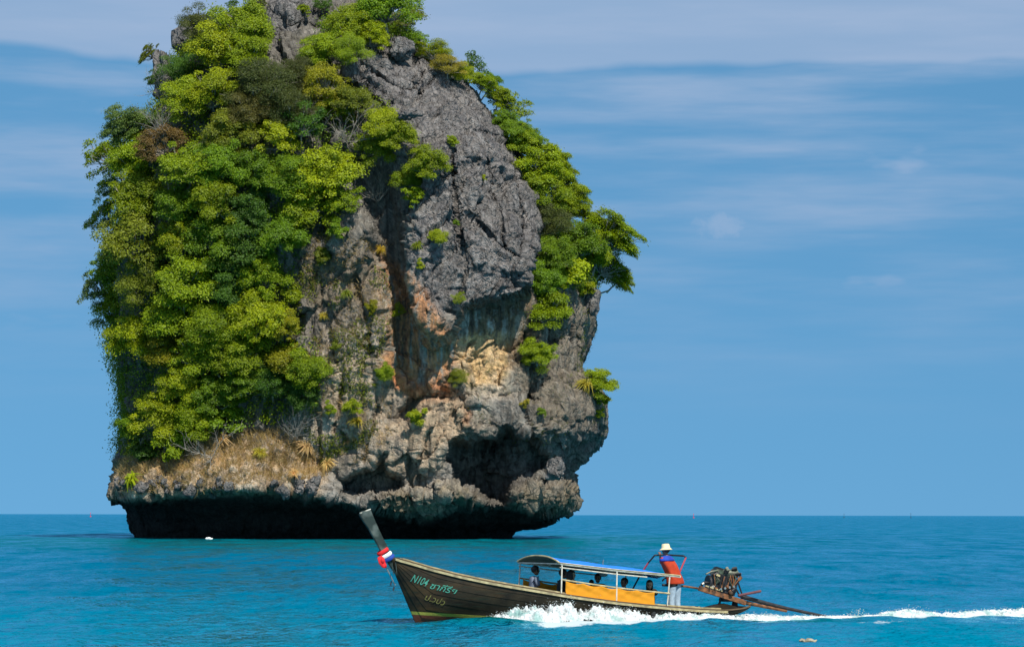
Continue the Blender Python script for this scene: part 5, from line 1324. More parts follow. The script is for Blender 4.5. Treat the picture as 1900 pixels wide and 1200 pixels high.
for k in range(16):
    q = c0 + Vector((_rr.uniform(-0.30, 0.32), _rr.uniform(0.12, 0.27), _rr.uniform(-0.25, 0.36))); rot_ = Euler((_rr.uniform(-1, 1), _rr.uniform(-1, 1), _rr.uniform(-1, 1))).to_matrix()
    mt_ = [M_IRON, M_GRN, M_RUST, M_IRON, M_IRON, M_COPPER][k % 6]
    if k % 2: MB().box(q, (_rr.uniform(0.06, 0.17), _rr.uniform(0.05, 0.10), _rr.uniform(0.05, 0.14)), rot_).build('engine_fitting', mt_, ENG, bevel=0.01)
    else: MB().lathe([(0.02, -0.07), (0.05, -0.06), (0.055, 0.05), (0.02, 0.07)], q, 10, rot_).build('engine_fitting', mt_, ENG, True)
et('belt_guard', [ep(1310, 1064, 0.18), ep(1320, 1059, 0.18), ep(1332, 1057, 0.18)], 0.022, M_GRN)
MB().box(ep(1333, 1066, 0.22), (0.11, 0.02, 0.05), MX).build('maker_plate', M_CREAM, ENG)
et('support_strut', [ep(1374, 1106, 0.1), ep(1362, 1084, 0.15)], 0.022, M_IRON)
et('support_strut', [ep(1378, 1104, -0.1), ep(1368, 1074, -0.1)], 0.022, M_IRON)
et('lifting_bar', [ep(1370, 1103.5, 0.2), ep(1412, 1095, 0.2)], 0.034, mat('purple_brown_wood', (0.10, 0.032, 0.038), 0.7, noise=0.3))
et('cooling_hose', [ep(1337, 1108), ep(1336, 1116), ep(1332, 1123), ep(1322, 1127), ep(1306, 1130)], 0.030, M_IRON)
et('shaft_tube', [ep(1376, 1105), ep(1420, 1117), ep(1460, 1127), ep(1556, 1147)], [0.060, 0.050, 0.045, 0.034], M_IRON)
et('brace_tube', [ep(1372, 1114), ep(1410, 1122), ep(1460, 1132)], [0.060, 0.045, 0.035], M_RUST)
for u, v in ((1412, 1119), (1435, 1124), (1458, 1129.5)): et('tie_clamp', [ep(u, v - 4), ep(u, v + 4)], 0.030, M_IRON)
et('propeller_shaft', [ep(1556, 1147), ep(1572, 1150.4)], 0.018, M_STEEL)
hub = ep(1570, 1150)
m = MB()
for k in range(3):
    a = k * 2.094; dr = Vector((0, math.cos(a), math.sin(a)))
    e = dr.cross(Vector((1, 0, 0)))
    m.add([hub + dr * 0.02 - e * .02, hub + dr * 0.08 + e * .05 + Vector((.03, 0, 0)), hub + dr * 0.13, hub + dr * 0.08 - e * .05 - Vector((.03, 0, 0))], [(0, 1, 2, 3)])
pp = m.build('propeller', M_STEEL, ENG); pp.modifiers.new('thick', 'SOLIDIFY').thickness = 0.008

# pieces that belong to a part of the boat or of the engine hang one level deeper
def nest(root, part, *kids):
    ch = list(root.children); P_ = [o for o in ch if o.name.split('.')[0] == part][0]
    for o in ch:
        if o.name.split('.')[0] in kids: o.parent = P_
nest(BOAT, 'prow_post', 'prow_cap'); nest(BOAT, 'canopy_tarpaulin', 'canopy_edging', 'canopy_lining')
nest(ENG, 'engine_block', 'block_rib', 'bolt', 'maker_plate'); nest(ENG, 'tiller', 'tiller_grip'); nest(ENG, 'shaft_tube', 'tie_clamp', 'propeller_shaft', 'propeller'); nest(ENG, 'cylinder_head', 'rocker_cover'); nest(ENG, 'air_filter', 'filler_cap'); nest(ENG, 'radiator_hose', 'hose_clip')
# ------------------------------------------------------------------ people
M_SKIN = mat('skin', (0.20, 0.095, 0.055), 0.55, noise=0.12, nscale=12)
M_SKIN2 = mat('light_skin', (0.40, 0.22, 0.13), 0.55, noise=0.10, nscale=12)
M_HAIR = mat('black_hair', (0.012, 0.010, 0.009), 0.5, noise=0.4, nscale=30, bump=0.5, bscale=60)
M_EYE = mat('dark_eye', (0.01, 0.008, 0.007), 0.2)
def skinned(name, nodes, edges, root, sub=1):
    me = bpy.data.meshes.new(name); me.from_pydata([n[0] for n in nodes], edges, []); me.update()
    o = bpy.data.objects.new(name, me); COL.objects.link(o)
    md = o.modifiers.new('skin', 'SKIN'); md.use_smooth_shade = True
    if not me.skin_vertices: me.skin_vertices.new()
    for i, n in enumerate(nodes):
        r = n[1]; d = me.skin_vertices[0].data[i]; d.radius = r if hasattr(r, '__len__') else (r, r); d.use_root = (i == root)
    s = o.modifiers.new('sub', 'SUBSURF'); s.levels = sub; s.render_levels = sub
    dg = bpy.context.evaluated_depsgraph_get(); out = bpy.data.meshes.new_from_object(o.evaluated_get(dg)); bpy.data.objects.remove(o)
    return out
def head_mesh(c, fwd, size=1.0):
    """skull, jaw, nose, brow, lips and ears, to be fused with the body"""
    f = Vector((fwd.x, fwd.y, 0)).normalized(); M = Matrix((f, Vector((-f.y, f.x, 0)), Vector((0, 0, 1)))).transposed()
    M = (Matrix.Rotation(math.asin(max(-1, min(1, fwd.normalized().z))), 3, f.cross(Vector((0, 0, 1))))) @ M
    bm = bmesh.new()
    def ball(p, r, sub=3):
        g = bmesh.ops.create_icosphere(bm, subdivisions=sub, radius=1.0)['verts']
        for v in g: v.co = Vector(p) + Vector((v.co.x * r[0], v.co.y * r[1], v.co.z * r[2]))
    ball((-0.012, 0, 0.03), (0.098, 0.077, 0.092)); ball((0.022, 0, -0.035), (0.068, 0.060, 0.078)); ball((0.050, 0, -0.078), (0.032, 0.036, 0.028))
    ball((0.098, 0, -0.012), (0.017, 0.013, 0.024), 2); ball((0.082, 0, 0.022), (0.018, 0.048, 0.012), 2); ball((0.086, 0, -0.055), (0.010, 0.024, 0.009), 2)
    for s in (1, -1): ball((-0.005, s * 0.079, -0.008), (0.022, 0.009, 0.031), 2)
    me = bpy.data.meshes.new('h'); bmesh.ops.scale(bm, vec=(size, size, size), verts=bm.verts)
    bm.transform(M.to_4x4()); bm.transform(Matrix.Translation(c)); bm.to_mesh(me); bm.free()
    return me, M
def fuse(name, meshes, voxel):
    bm = bmesh.new()
    for m in meshes: bm.from_mesh(m)
    me = bpy.data.meshes.new(name); bm.to_mesh(me); bm.free()
    o = bpy.data.objects.new(name, me); COL.objects.link(o)
    r = o.modifiers.new('r', 'REMESH'); r.mode = 'VOXEL'; r.voxel_size = voxel; r.use_smooth_shade = True
    s = o.modifiers.new('s', 'SMOOTH'); s.factor = 0.4; s.iterations = 2
    dg = bpy.context.evaluated_depsgraph_get(); out = bpy.data.meshes.new_from_object(o.evaluated_get(dg)); bpy.data.objects.remove(o)
    bm = bmesh.new(); bm.from_mesh(out); seen = set(); best = []
    for v in bm.verts:
        if v.index in seen: continue
        st = [v]; comp = []; seen.add(v.index)
        while st:
            q = st.pop(); comp.append(q)
            for e in q.link_edges:
                w = e.other_vert(q)
                if w.index not in seen: seen.add(w.index); st.append(w)
        if len(comp) > len(best): best = comp
    keep = set(v.index for v in best)
    bmesh.ops.delete(bm, geom=[v for v in bm.verts if v.index not in keep], context='VERTS'); bm.to_mesh(out); bm.free()
    return out
def hand_nodes(N, E, wi, w, d, side, curl):
    """palm and five bent fingers growing on from wrist node wi; d: direction of the hand, curl: way the fingers bend"""
    d = d.normalized(); c = (curl - d * curl.dot(d)).normalized(); s = d.cross(c) * side
    pi = len(N); N.append((w + d * 0.075, (0.034, 0.018))); E.append((wi, pi))
    for k, (o, l) in enumerate(((-0.030, 0.060), (-0.010, 0.072), (0.010, 0.068), (0.029, 0.052))):
        b = len(N); N.append((w + d * 0.098 + s * o, 0.0105)); N.append((w + d * (0.098 + l * 0.55) + s * o + c * l * 0.25, 0.0095)); N.append((w + d * (0.098 + l * 0.75) + s * o + c * l * 0.75, 0.008))
        E += [(pi, b), (b, b + 1), (b + 1, b + 2)]
    b = len(N); N.append((w + d * 0.045 - s * 0.040 + c * 0.01, 0.0125)); N.append((w + d * 0.075 - s * 0.052 + c * 0.03, 0.0105)); E += [(wi, b), (b, b + 1)]
def figure(name, base, J, face, label, skin, clothes, hair='short', scale=1.0, voxel=0.010, hat=None, group=None, extra=None):
    """J: joints in the boat frame (absolute); base: where the person rests"""
    root = empty('person', bw(*base)); root.rotation_euler = (0, 0, RB); tag(root, label, 'person', group)
    J = {k: Vector(v) - base for k, v in J.items()}
    N = []; E = []
    def nd(k, r): N.append((J[k], r)); return len(N) - 1
    pe = nd('pelvis', (0.155, 0.115)); wa = nd('waist', (0.125, 0.095)); ch = nd('chest', (0.150, 0.105)); ns = nd('neckbase', (0.085, 0.065)); nk = nd('neck', 0.050); hd = nd('head', 0.055)
    E += [(pe, wa), (wa, ch), (ch, ns), (ns, nk), (nk, hd)]
    for s in 'lr':
        sg = 1 if s == 'l' else -1
        a = nd('sho_' + s, 0.060); b = nd('elb_' + s, 0.041); c = nd('wri_' + s, 0.027); E += [(ns, a), (a, b), (b, c)]
        dv = (J['wri_' + s] - J['elb_' + s]).normalized(); hd_ = J.get('hand_' + s, dv); cu = J.get('curl_' + s, Vector((0, 0, -1)))
        if 'hand_' + s in J: hd_ = J['hand_' + s] + base; 
        if 'curl_' + s in J: cu = J['curl_' + s] + base
        hand_nodes(N, E, c, J['wri_' + s], hd_, sg, cu)
        h = nd('hip_' + s, 0.095); k = nd('kne_' + s, 0.062); n2 = nd('ank_' + s, 0.042); t = nd('toe_' + s, 0.036); E += [(pe, h), (h, k), (k, n2), (n2, t)]
    body = skinned(name, N, E, 0, 1)
    hm, M = head_mesh(J['head'], face, scale)
    me = fuse(name, [body, hm], voxel); me.materials.clear()
    link('body', me, root, skin)
    for s in (1, -1):
        p = J['head'] + M @ (Vector((0.088, s * 0.031, 0.006)) * scale)
        bm = bmesh.new(); bmesh.ops.create_icosphere(bm, subdivisions=2, radius=0.011 * scale); q = bpy.data.meshes.new('eye'); bm.to_mesh(q); bm.free(); link('eye', q, root, M_EYE).location = p
    # clothing follows the same joints, a little fuller, and ends cleanly
    for cname, parts, mt, ex in clothes:
        CN = []; CE = []; idx = {}
        def cn(k):
            if k in idx: return idx[k]
            if '>' in k:
                a, b, f = k.split('>'); p = J[a].lerp(J[b], float(f)); ra, rb = (RAD[a[:3]], RAD[b[:3]]); r = [ra[i] + (rb[i] - ra[i]) * float(f) for i in (0, 1)]
            else: p = J[k]; r = RAD[k[:3]]
            CN.append((p, (r[0] + ex, r[1] + ex))); idx[k] = len(CN) - 1; return idx[k]
        RAD = {'pel': (0.160, 0.120), 'wai': (0.130, 0.10), 'che': (0.155, 0.110), 'nec': (0.085, 0.065), 'sho': (0.062, 0.062), 'elb': (0.043, 0.043), 'wri': (0.030, 0.030), 'hip': (0.097, 0.097), 'kne': (0.066, 0.066), 'ank': (0.046, 0.046)}
        for a, b in parts: CE.append((cn(a), cn(b)))
        cm = skinned(cname, CN, CE, 0, 2)
        cm.materials.clear(); link(cname, cm, root, mt)
    # hair
    bm = bmesh.new(); bmesh.ops.create_icosphere(bm, subdivisions=4, radius=1.0)
    for v in bm.verts:
        c = v.co.copy(); j = 1 + 0.035 * math.sin(c.x * 19 + c.z * 13) * math.sin(c.y * 17)
        v.co = Vector((-0.014 + c.x * 0.108 * j, c.y * 0.088 * j, 0.033 + c.z * 0.100 * j))
        if hair == 'long' and c.z < 0.1 and c.x < 0.45:
            v.co.z -= (0.1 - c.z) * 0.24; v.co.x -= (0.1 - c.z) * 0.03; v.co.y *= 1 + 0.12 * (0.1 - c.z)
    cut = [v for v in bm.verts if (v.co.x > 0.045 - (0.02 if hair == 'long' else 0) and v.co.z < 0.062) or (hair != 'long' and v.co.z < -0.035 and v.co.x > -0.06) or v.co.z < (-0.36 if hair == 'long' else -0.085)]
    bmesh.ops.delete(bm, geom=cut, context='VERTS')
    bmesh.ops.scale(bm, vec=(scale,) * 3, verts=bm.verts); bm.transform(M.to_4x4()); bm.transform(Matrix.Translation(J['head']))
    hmh = bpy.data.meshes.new('hair'); bm.to_mesh(hmh); bm.free(); hmh.polygons.foreach_set('use_smooth', np.ones(len(hmh.polygons), bool))
    ho = link('hair', hmh, root, M_HAIR); ho.modifiers.new('t', 'SOLIDIFY').thickness = 0.012
    if hat:
        m = MB(); prof = [(0.165, -0.035), (0.168, -0.028), (0.118, 0.012), (0.112, 0.03), (0.100, 0.105), (0.082, 0.122), (0.02, 0.128)]
        m.lathe(prof, (0, 0, 0), 24, M.to_3x3()); h = m.build('hat', hat, root, True); h.location = J['head'] + M @ Vector((-0.012, 0, 0.055))
    return root, J
def seated(x, y, ang, label, skin, shirt, trous, hair='short', seat=None, lean=0.0, rail=None, headturn=0.0, sc=1.0, pants=True, headz=None, extra_c=()):
    """ang: facing in the boat frame (0 = towards the bow, 90 = port, the camera's side)"""
    fz = floorz(x); sz = (seat if seat is not None else fz + 0.36)
    base = Vector((x, y, sz)); f = Vector((math.cos(R(ang)), math.sin(R(ang)), 0)); l = Vector((-f.y, f.x, 0)); up = Vector((0, 0, 1))
    def P(a, b, c): return base + (f * a + l * b + up * c) * sc
    J = dict(pelvis=P(0, 0, .11), waist=P(-.02 + lean * .1, 0, .26), chest=P(lean * .25, 0, .42), neckbase=P(.01 + lean * .4, 0, .54), neck=P(.03 + lean * .45, 0, .61), head=P(.05 + lean * .5, 0, .725))
    for s, g in (('l', 1), ('r', -1)):
        J['hip_' + s] = P(0.03, g * .09, .09); J['kne_' + s] = P(.43, g * .11, .10); J['ank_' + s] = P(.44, g * .11, -.30); J['toe_' + s] = P(.57, g * .12, -.335)
        J['sho_' + s] = P(lean * .36, g * .175, .515); J['elb_' + s] = P(.07 + lean * .3, g * .23, .27); J['wri_' + s] = P(.29 + lean * .1, g * .13, .19)
        J['hand_' + s] = f * 0.9 + l * (-g * 0.3); J['curl_' + s] = Vector((0, 0, -1))
    if rail:
        s, ex, tip = rail
        J['elb_' + s] = Vector(ex); J['wri_' + s] = Vector(tip); J['hand_' + s] = (Vector(tip) - Vector(ex)).normalized() + Vector((0, 0.1, -0.35)); J['curl_' + s] = Vector((0, 0.3, -1))
    hf = Vector((math.cos(R(ang + headturn)), math.sin(R(ang + headturn)), -0.05))
    torso = [('pelvis', 'waist'), ('waist', 'chest'), ('chest', 'neckbase')]
    arms = []
    for s in 'lr': arms += [('neckbase', 'sho_' + s), ('sho_' + s, 'sho_%s>elb_%s>0.75' % (s, s))]
    legs = []
    for s in 'lr': legs += [('pelvis', 'hip_' + s), ('hip_' + s, 'kne_' + s), ('kne_' + s, 'kne_%s>ank_%s>0.85' % (s, s))]
    Jv = {k: v for k, v in J.items()}
    for k in list(Jv):
        if k.startswith('hand_') or k.startswith('curl_'): Jv[k] = Jv[k]
    return figure('person', base, Jv, hf, label, skin, [('shirt', torso + arms, shirt, 0.012), ('trousers', legs, trous, 0.010)] + list(extra_c), hair, sc)
C = {k: mat(k, c, 0.85, noise=0.2, nscale=9) for k, c in dict(grey_blue_shirt=(0.16, 0.19, 0.25), dark_teal_shirt=(0.025, 0.04, 0.045), black_top=(0.02, 0.02, 0.022), pink_shirt=(0.55, 0.33, 0.33), dark_dress=(0.02, 0.022, 0.022), shorts=(0.22, 0.10, 0.09), dark_trousers=(0.03, 0.035, 0.05), orange_vest=(0.42, 0.036, 0.006), blue_collar=(0.012, 0.05, 0.33), jeans=(0.34, 0.43, 0.50), straw_hat=(0.72, 0.58, 0.33), navy=(0.02, 0.05, 0.16)).items()}
def xat(u, v, y): return bp(u, v, y)
GP_ = 'passengers under the blue canopy'
h = bp(994, 1058, -0.35); seated(h.x + 0.05, -0.35, 180, 'passenger in a grey-blue shirt sitting foremost under the canopy', M_SKIN, C['grey_blue_shirt'], C['shorts'], seat=h.z - 0.725, lean=0.0)
h = bp(1042, 1064, 0.05); seated(h.x, 0.05, 150, 'dark-clad short-haired passenger just behind the front canopy post', M_SKIN, C['dark_teal_shirt'], C['dark_trousers'], seat=h.z - 0.725)
h = bp(1057, 1066, 0.42); e_ = bp(1071, 1077, 0.85); w_ = bp(1083, 1078.5, 1.04)
seated(h.x, 0.42, 175, 'long-haired passenger in black resting an arm on the side rail', M_SKIN2, C['black_top'], C['dark_trousers'], hair='long', seat=h.z - 0.725, rail=('r', e_, w_))
h = bp(1110, 1072, -0.25); seated(h.x, -0.25, 60, 'dark-haired passenger under the hanging grey bag', M_SKIN, C['black_top'], C['dark_trousers'], seat=h.z - 0.725)
h = bp(1098, 1081, -0.55); seated(h.x, -0.55, 60, 'small child low beside the passenger under the grey bag', M_SKIN, C['shorts'], C['dark_trousers'], seat=h.z - 0.725 * 0.72, sc=0.72)
h = bp(1161, 1080, 0.25); seated(h.x, 0.25, 20, 'passenger in a pink shirt behind the middle canopy post', M_SKIN, C['pink_shirt'], C['dark_trousers'], seat=h.z - 0.725)
h = bp(1207, 1084, 0.55); e_ = bp(1211, 1092, 0.98); w_ = bp(1190, 1090, 1.05)
seated(h.x, 0.50, 65, 'long-haired passenger in a dark dress with a bare arm over the rail', M_SKIN2, C['dark_dress'], C['dark_dress'], hair='long', seat=h.z - 0.725, rail=('l', e_, w_))
# helmsman
hx = bp(1238, 1021, 0.05); x0 = hx.x; y0 = 0.05; fz = floorz(x0); base = Vector((x0, y0, fz))
ang = -62      # faces the bow, turned to starboard: his back is to the camera
f = Vector((math.cos(R(ang)), math.sin(R(ang)), 0)); l = Vector((-f.y, f.x, 0)); up = Vector((0, 0, 1)); H_ = (hx.z - fz) / 1.60
def P(a, b, c): return base + f * a + l * b + up * (c * H_)
AFT = Vector((-0.22, 0, 0))
J = dict(pelvis=P(0, 0, .93) + AFT, waist=P(0, 0, 1.08) + AFT * 0.72, chest=P(0.01, 0, 1.26) + AFT * 0.35, neckbase=P(0.01, 0, 1.42), neck=P(.03, 0, 1.49), head=P(.05, 0, 1.60))
for s, g in (('l', 1), ('r', -1)):
    J['hip_' + s] = P(0, g * .09, .90); J['kne_' + s] = P(.03, g * .11, .49); J['ank_' + s] = P(-.01, g * .12, .08); J['toe_' + s] = P(.13, g * .14, .035)
    J['sho_' + s] = P(0, g * .19, 1.40)
    for q in ('hip_', 'kne_', 'ank_', 'toe_'): J[q + s] += AFT
hb_ = bp(1224, 1030, -0.30)
side_l = 'l'
J['elb_l'] = J['sho_l'].lerp(hb_, 0.5) + Vector((0, 0, -0.14)); J['wri_l'] = hb_ + Vector((0, 0.02, 0.02)); J['hand_l'] = (hb_ - J['elb_l']).normalized(); J['curl_l'] = Vector((0, 0, -1))
tg = bp(1262, 1085, 0.0)
J['elb_r'] = P(.05, -.30, 1.14); J['wri_r'] = P(.22, -.24, 0.98); J['hand_r'] = f * 0.7 - up * 0.3; J['curl_r'] = Vector((0, 0, -1))
torso = [('pelvis>waist>0.3', 'waist'), ('waist', 'chest'), ('chest', 'neckbase')]
leg = [('hip_l', 'hip_r')]
for s in 'lr': leg += [('hip_' + s, 'kne_' + s), ('kne_' + s, 'kne_%s>ank_%s>0.92' % (s, s))]
sl_ = []
for s in 'lr': sl_ += [('neckbase', 'sho_' + s), ('sho_' + s, 'sho_%s>elb_%s>0.6' % (s, s))]
HELM, HJ = figure('person', base, J, Vector((f.x, f.y, -0.1)), 'helmsman standing at the stern in an orange vest and pale bucket hat', M_SKIN,
       [('collar', [('neckbase', 'neckbase>neck>0.5'), ('neckbase', 'sho_l>neckbase>0.5'), ('neckbase', 'sho_r>neckbase>0.5')], C['blue_collar'], 0.06), ('shirt', sl_, C['orange_vest'], 0.015), ('jeans', leg, C['jeans'], 0.028)], 'short', 1.0, hat=C['straw_hat'])
# his buoyancy vest: a padded shell, open at hem and armholes
rings = [(HJ['neckbase'] + up * 0.045, .085, .075), (HJ['neckbase'] + up * 0.02, .17, .10), (HJ['neckbase'] - up * 0.05, .225, .135), (HJ['chest'], .235, .155), (HJ['chest'].lerp(HJ['waist'], .55), .225, .15), (HJ['waist'], .225, .15), (HJ['waist'].lerp(HJ['pelvis'], .6), .24, .16), (HJ['pelvis'] - up * 0.02, .255, .17), (HJ['pelvis'] - up * 0.10, .262, .175)]
m = MB(); V = []; Fc = []; n = 40
for i, (c, a, b) in enumerate(rings):
    for k in range(n):
        t = 2 * math.pi * k / n; q = 1 + 0.022 * math.sin(5 * t + i) + (0.03 if i in (4, 6) else 0) * math.sin(7 * t)
        ca, sa = math.cos(t), math.sin(t); pw = 0.75
        V.append(c + l * (math.copysign(abs(ca) ** pw, ca) * a * q) + f * (math.copysign(abs(sa) ** pw, sa) * b * q))
for i in range(len(rings) - 1):
    for k in range(n): Fc.append((i * n + k, i * n + (k + 1) % n, (i + 1) * n + (k + 1) % n, (i + 1) * n + k))
m.add(V, Fc); vo = m.build('vest', C['orange_vest'], HELM, True); vo.modifiers.new('t', 'SOLIDIFY').thickness = 0.02; vo.modifiers.new('s', 'SUBSURF').render_levels = 1
rings = [(HJ['neckbase'] + up * 0.085, .080, .075), (HJ['neckbase'] + up * 0.055, .15, .11), (HJ['neckbase'] + up * 0.0, .225, .14), (HJ['neckbase'] - up * 0.05, .245, .155)]
m = MB(); V = []; Fc = []
for i, (c, a, b) in enumerate(rings):
    for k in range(n): t = 2 * math.pi * k / n; V.append(c + l * math.cos(t) * a + f * math.sin(t) * b)
for i in range(len(rings) - 1):
    for k in range(n): Fc.append((i * n + k, i * n + (k + 1) % n, (i + 1) * n + (k + 1) % n, (i + 1) * n + k))
m.add(V, Fc); vo = m.build('vest_yoke', C['blue_collar'], HELM, True); vo.modifiers.new('t', 'SOLIDIFY').thickness = 0.012
# things hanging under the canopy
b0 = bp(1120, 1055, 0.3); bag = empty('hanging_bag', bw(*b0)); bag.rotation_euler = (0, 0, RB); tag(bag, 'grey cloth bag hanging from the canopy rail', 'bag')
m = MB(); m.lathe([(0.04, -0.17), (0.10, -0.15), (0.125, -0.06), (0.11, 0.03), (0.06, 0.08), (0.02, 0.09)], (0, 0, -0.02), 14, Matrix.Diagonal((1.0, 0.55, 1.0))); m.build('sack', M_GREY, bag, True)
MB().tube([(0, 0, 0.06), (0.02, 0, 0.14), (0, 0, 0.24)], 0.012, 6).build('strap', M_GREY, bag)
b0 = bp(1214, 1066, 0.2); jk = empty('folded_cloth', bw(*b0)); jk.rotation_euler = (0, 0, RB); tag(jk, 'dark blue cloth hung under the rear end of the canopy', 'cloth')
m = MB(); V = []; Fc = []
for i in range(9):
    for j in range(5): V.append((-0.20 + 0.05 * i, -0.03 + 0.05 * math.sin(i * 1.3 + j), 0.02 - 0.02 * j - 0.02 * i * (j / 4) * (1 - i / 9) + 0.008 * i))
for i in range(8):
    for j in range(4): Fc.append((i * 5 + j, i * 5 + j + 1, i * 5 + 6 + j, i * 5 + 5 + j))
m.add(V, Fc); q = m.build('cloth', C['navy'], jk, True); q.modifiers.new('t', 'SOLIDIFY').thickness = 0.02
# ------------------------------------------------------------------ foam and floating things
def foam_material():
    m = mat('sea_foam', (0.56, 0.59, 0.59), 0.95, noise=0.35, nscale=7, bump=1.0, bscale=11, dirt=(0.22, 0.36, 0.34), dscale=3.2)
    b = m.node_tree.nodes['Principled BSDF']; b.inputs['Subsurface Weight'].default_value = 0.0; b.inputs['Subsurface Radius'].default_value = (0.08, 0.10, 0.12); b.inputs['Subsurface Scale'].default_value = 0.4
    return m
M_FOAM = foam_material()
def ico_pts(C, r):
    """many little droplets as one mesh of octahedra"""
    o = np.array([(1, 0, 0), (-1, 0, 0), (0, 1, 0), (0, -1, 0), (0, 0, 1), (0, 0, -1)], float); f = np.array([(0, 2, 4), (2, 1, 4), (1, 3, 4), (3, 0, 4), (2, 0, 5), (1, 2, 5), (3, 1, 5), (0, 3, 5)])
    n = len(C); V = (C[:, None, :] + o[None] * r[:, None, None]).reshape(-1, 3); Q = (f[None] + 6 * np.arange(n)[:, None, None]).reshape(-1, 3)
    return V, Q
def foam_strip(name, label, xs, yc, wid, hgt, seed, spray, thr=0.10, inner=0.0):
    """xs along the boat's axis; yc/wid/hgt functions of x in the boat frame"""
    rng = np.random.default_rng(seed)
    nx = len(xs); nw = 46
    X = np.repeat(xs[:, None], nw, 1); q = np.linspace(-1, 1, nw)
    Yc = np.array([yc(x) for x in xs]); Wd = np.array([wid(x) for x in xs]); Hh = np.array([hgt(x) for x in xs])
    Y = Yc[:, None] + q[None] * Wd[:, None]
    p = np.stack([X.ravel(), Y.ravel(), np.zeros(X.size)], 1)
    n1 = fbm(p * 2.2, 4, 0.6, seed); n2 = fbm(p * 7.0, 3, 0.6, seed + 4, True); n3 = fbm(p * 18.0, 2, 0.5, seed + 8)
    prof = np.clip(1 - np.abs(q) ** 2.2, 0, 1) if not inner else np.clip(np.where(q < inner, 1 - ((inner - q) / (1 + inner)) ** 3 * 0.35, 1 - ((q - inner) / (1 - inner)) ** 1.4), 0, 1)
    base = np.repeat(prof[None], nx, 0).ravel() * np.repeat(Hh, nw)
    h = base * (0.70 + 0.55 * n1 + 0.50 * n2 + 0.22 * n3)
    cov = np.repeat(prof[None], nx, 0).ravel() + 0.9 * n1 + 0.35 * n2
    W = np.stack([BOAT_O.x + p[:, 0] * HX.x + p[:, 1] * HY.x, BOAT_O.y + p[:, 0] * HX.y + p[:, 1] * HY.y, -0.03 + 0.07 * np.clip(cov, 0, 1) + np.clip(h, 0.0, None)], 1)
    idx = np.arange(nx * nw).reshape(nx, nw)
    Q = np.stack([idx[:-1, :-1].ravel(), idx[1:, :-1].ravel(), idx[1:, 1:].ravel(), idx[:-1, 1:].ravel()], 1)
    keep = (cov[Q].mean(1) > thr)
    Q = Q[keep]
    me = npmesh(name, W, Q, True)
    o = link(name, me, None, M_FOAM); tag(o, label, None, None, 'stuff')
    # spray thrown off the crest
    k = rng.choice(nx * nw, spray, p=(np.clip(h, 0.001, None) / np.clip(h, 0.001, None).sum()))
    C_ = W[k] + np.stack([rng.normal(0, 0.05, spray), rng.normal(0, 0.05, spray), np.abs(rng.normal(0, 0.045, spray)) * (0.4 + 3 * np.clip(h[k], 0, 0.5))], 1)
    V, T = ico_pts(C_, rng.uniform(0.003, 0.013, spray))
    m2 = npmesh('spray', V, T, True); s = link('spray', m2, None, M_FOAM); tag(s, label.replace('foam', 'spray drops over the foam'), None, None, 'stuff')
side_h = lambda x: float(np.interp(x / 0.93, [-6.2, -5.2, -4, -2, -0.5, 0.4, 1.2, 2.0, 2.7, 3.3, 3.8], [0.05, 0.10, 0.14, 0.21, 0.32, 0.40, 0.47, 0.36, 0.19, 0.07, 0.0]))
foam_strip('bow_wave', 'white foam of the bow wave along the port side of the boat', np.linspace(3.5, -5.2, 560), lambda x: hb(max(x, -4.8)) * 0.62 + 0.42, lambda x: 0.42 + 0.10 * (3.5 - x) / 8, side_h, 3, 7000, 0.24, inner=-0.35)
foam_strip('bow_wave', 'white foam along the far side of the boat', np.linspace(3.3, -5.0, 300), lambda x: -hb(max(x, -4.8)) * 0.62 - 0.42, lambda x: 0.42, lambda x: side_h(x) * 0.8, 5, 1500, 0.16)
foam_strip('wake_foam', 'white foam trailing behind the stern', np.linspace(-4.6, -7.6, 240), lambda x: 0.30 + 0.1 * math.sin(x), lambda x: 0.50 - 0.06 * (-4.6 - x), lambda x: 0.085 - 0.012 * (-4.6 - x), 7, 600, 0.22)
foam_strip('wake_foam', 'white churned foam line behind the propeller reaching out of frame', np.linspace(-7.2, -24, 900), lambda x: 0.05 + 0.10 * math.sin(x * 0.7), lambda x: 0.16 + 0.30 * min(1, (-7.2 - x) / 1.5) + 0.02 * (-7.2 - x), lambda x: 0.05 + 0.06 * min(1, (-7.2 - x) / 1.2) + 0.008 * (-7.2 - x) + 0.025 * math.sin(x * 1.9), 9, 5200, 0.12)
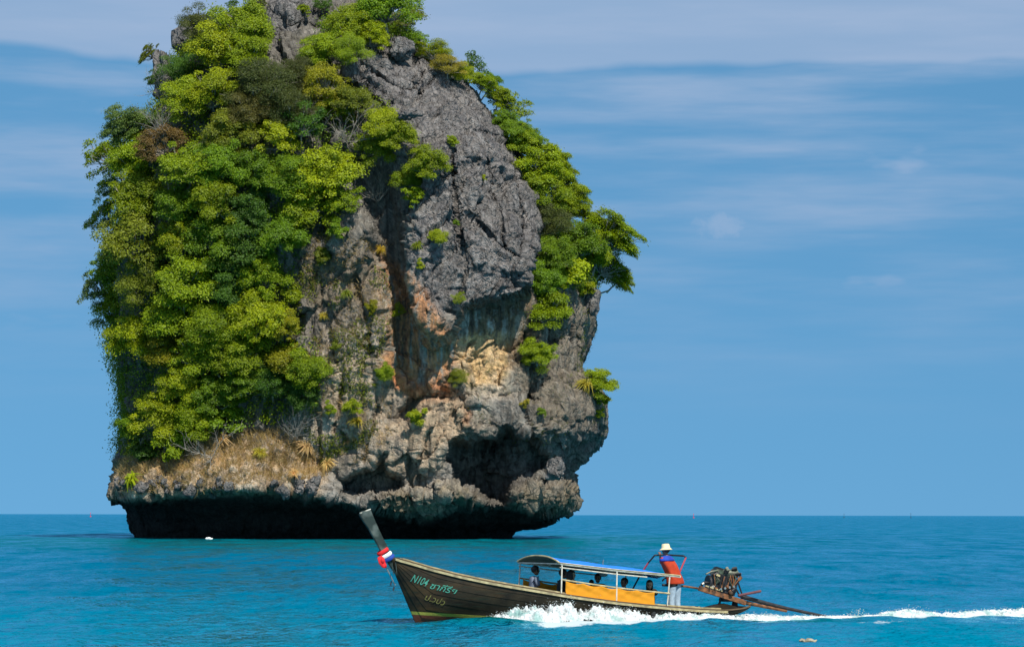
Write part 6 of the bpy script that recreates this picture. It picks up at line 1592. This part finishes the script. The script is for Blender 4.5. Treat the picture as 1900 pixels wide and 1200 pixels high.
# splash at the propeller
rng = np.random.default_rng(2); n = 70; t = rng.uniform(0, 1, n)
b0 = bp(1566, 1149, 0); print('prop x', b0.x); C_ = np.array([bw(b0.x - 0.6 * k - 0.05, 0.0, 0.03 + 0.42 * k * (1.25 - k)) for k in t]) + rng.normal(0, 0.05, (n, 3)); C_[:, 2] = np.maximum(C_[:, 2], 0.02)
V, T = ico_pts(C_, rng.uniform(0.005, 0.018, n)); tag(link('spray', npmesh('spray', V, T, True), None, M_FOAM), 'splash drops thrown up by the propeller', None, None, 'stuff')
# driftwood and litter
def drift(name, u, v, L, w, h, rot, mt, label, cat):
    D = CAMZ * F / (v - HOR); p = px(u, v, D); e = empty(name, (p.x, D, 0.0)); e.rotation_euler = (0, 0, rot); tag(e, label, cat)
    rg = random.Random(u); pts = [Vector((L * (k / 8 - 0.5), w * 0.6 * math.sin(k * 0.9), h * (0.4 + 0.4 * math.sin(k * 1.7)))) for k in range(9)]
    MB().tube(pts, [w * q for q in (0.3, 0.7, 1, 0.9, 1.05, 0.8, 0.9, 0.6, 0.25)], 9).build('log', mt, e, True)
    MB().tube([pts[3], pts[3] + Vector((0.06, 0.05, h * 1.1))], [w * 0.35, w * 0.1], 6).build('stub', mt, e, True)
drift('driftwood', 1500, 1189, 0.38, 0.055, 0.05, 0.1, mat('wet_driftwood', (0.26, 0.22, 0.15), 0.6, noise=0.4, nscale=10), 'short piece of driftwood floating near the bottom edge', 'driftwood')
drift('floating_float', 388, 1001, 0.75, 0.16, 0.14, 0.0, M_WCL, 'small white float on the water under the islet', 'float')
# far-off marker buoys on the horizon
def buoy(u, D, h, mt, label):
    p = px(u, HOR, D); e = empty('channel_buoy', (p.x, D, 0)); e.scale = (0.7, 0.7, 0.9); tag(e, label, 'buoy', 'marker buoys on the horizon')
    MB().lathe([(0.9, -0.3), (1.1, 0.2), (0.9, 0.6), (0.25, 0.8)], (0, 0, 0), 12).build('float', mt, e, True)
    MB().tube([(0, 0, 0.6), (0, 0, h)], 0.22, 6).build('mast', mt, e); MB().lathe([(0.05, h - 0.2), (0.55, h + 0.3), (0.05, h + 0.9)], (0, 0, 0), 8).build('topmark', mt, e)
buoy(168, 2600, 3.6, M_RED, 'red marker buoy on the horizon left of the islet'); buoy(1287, 2600, 3.6, M_RED, 'red marker buoy on the horizon above the helmsman')
buoy(1566, 3200, 4.6, M_IRON, 'dark marker buoy on the horizon above the propeller'); buoy(1690, 3200, 5.2, M_IRON, 'rightmost dark marker buoy on the horizon')
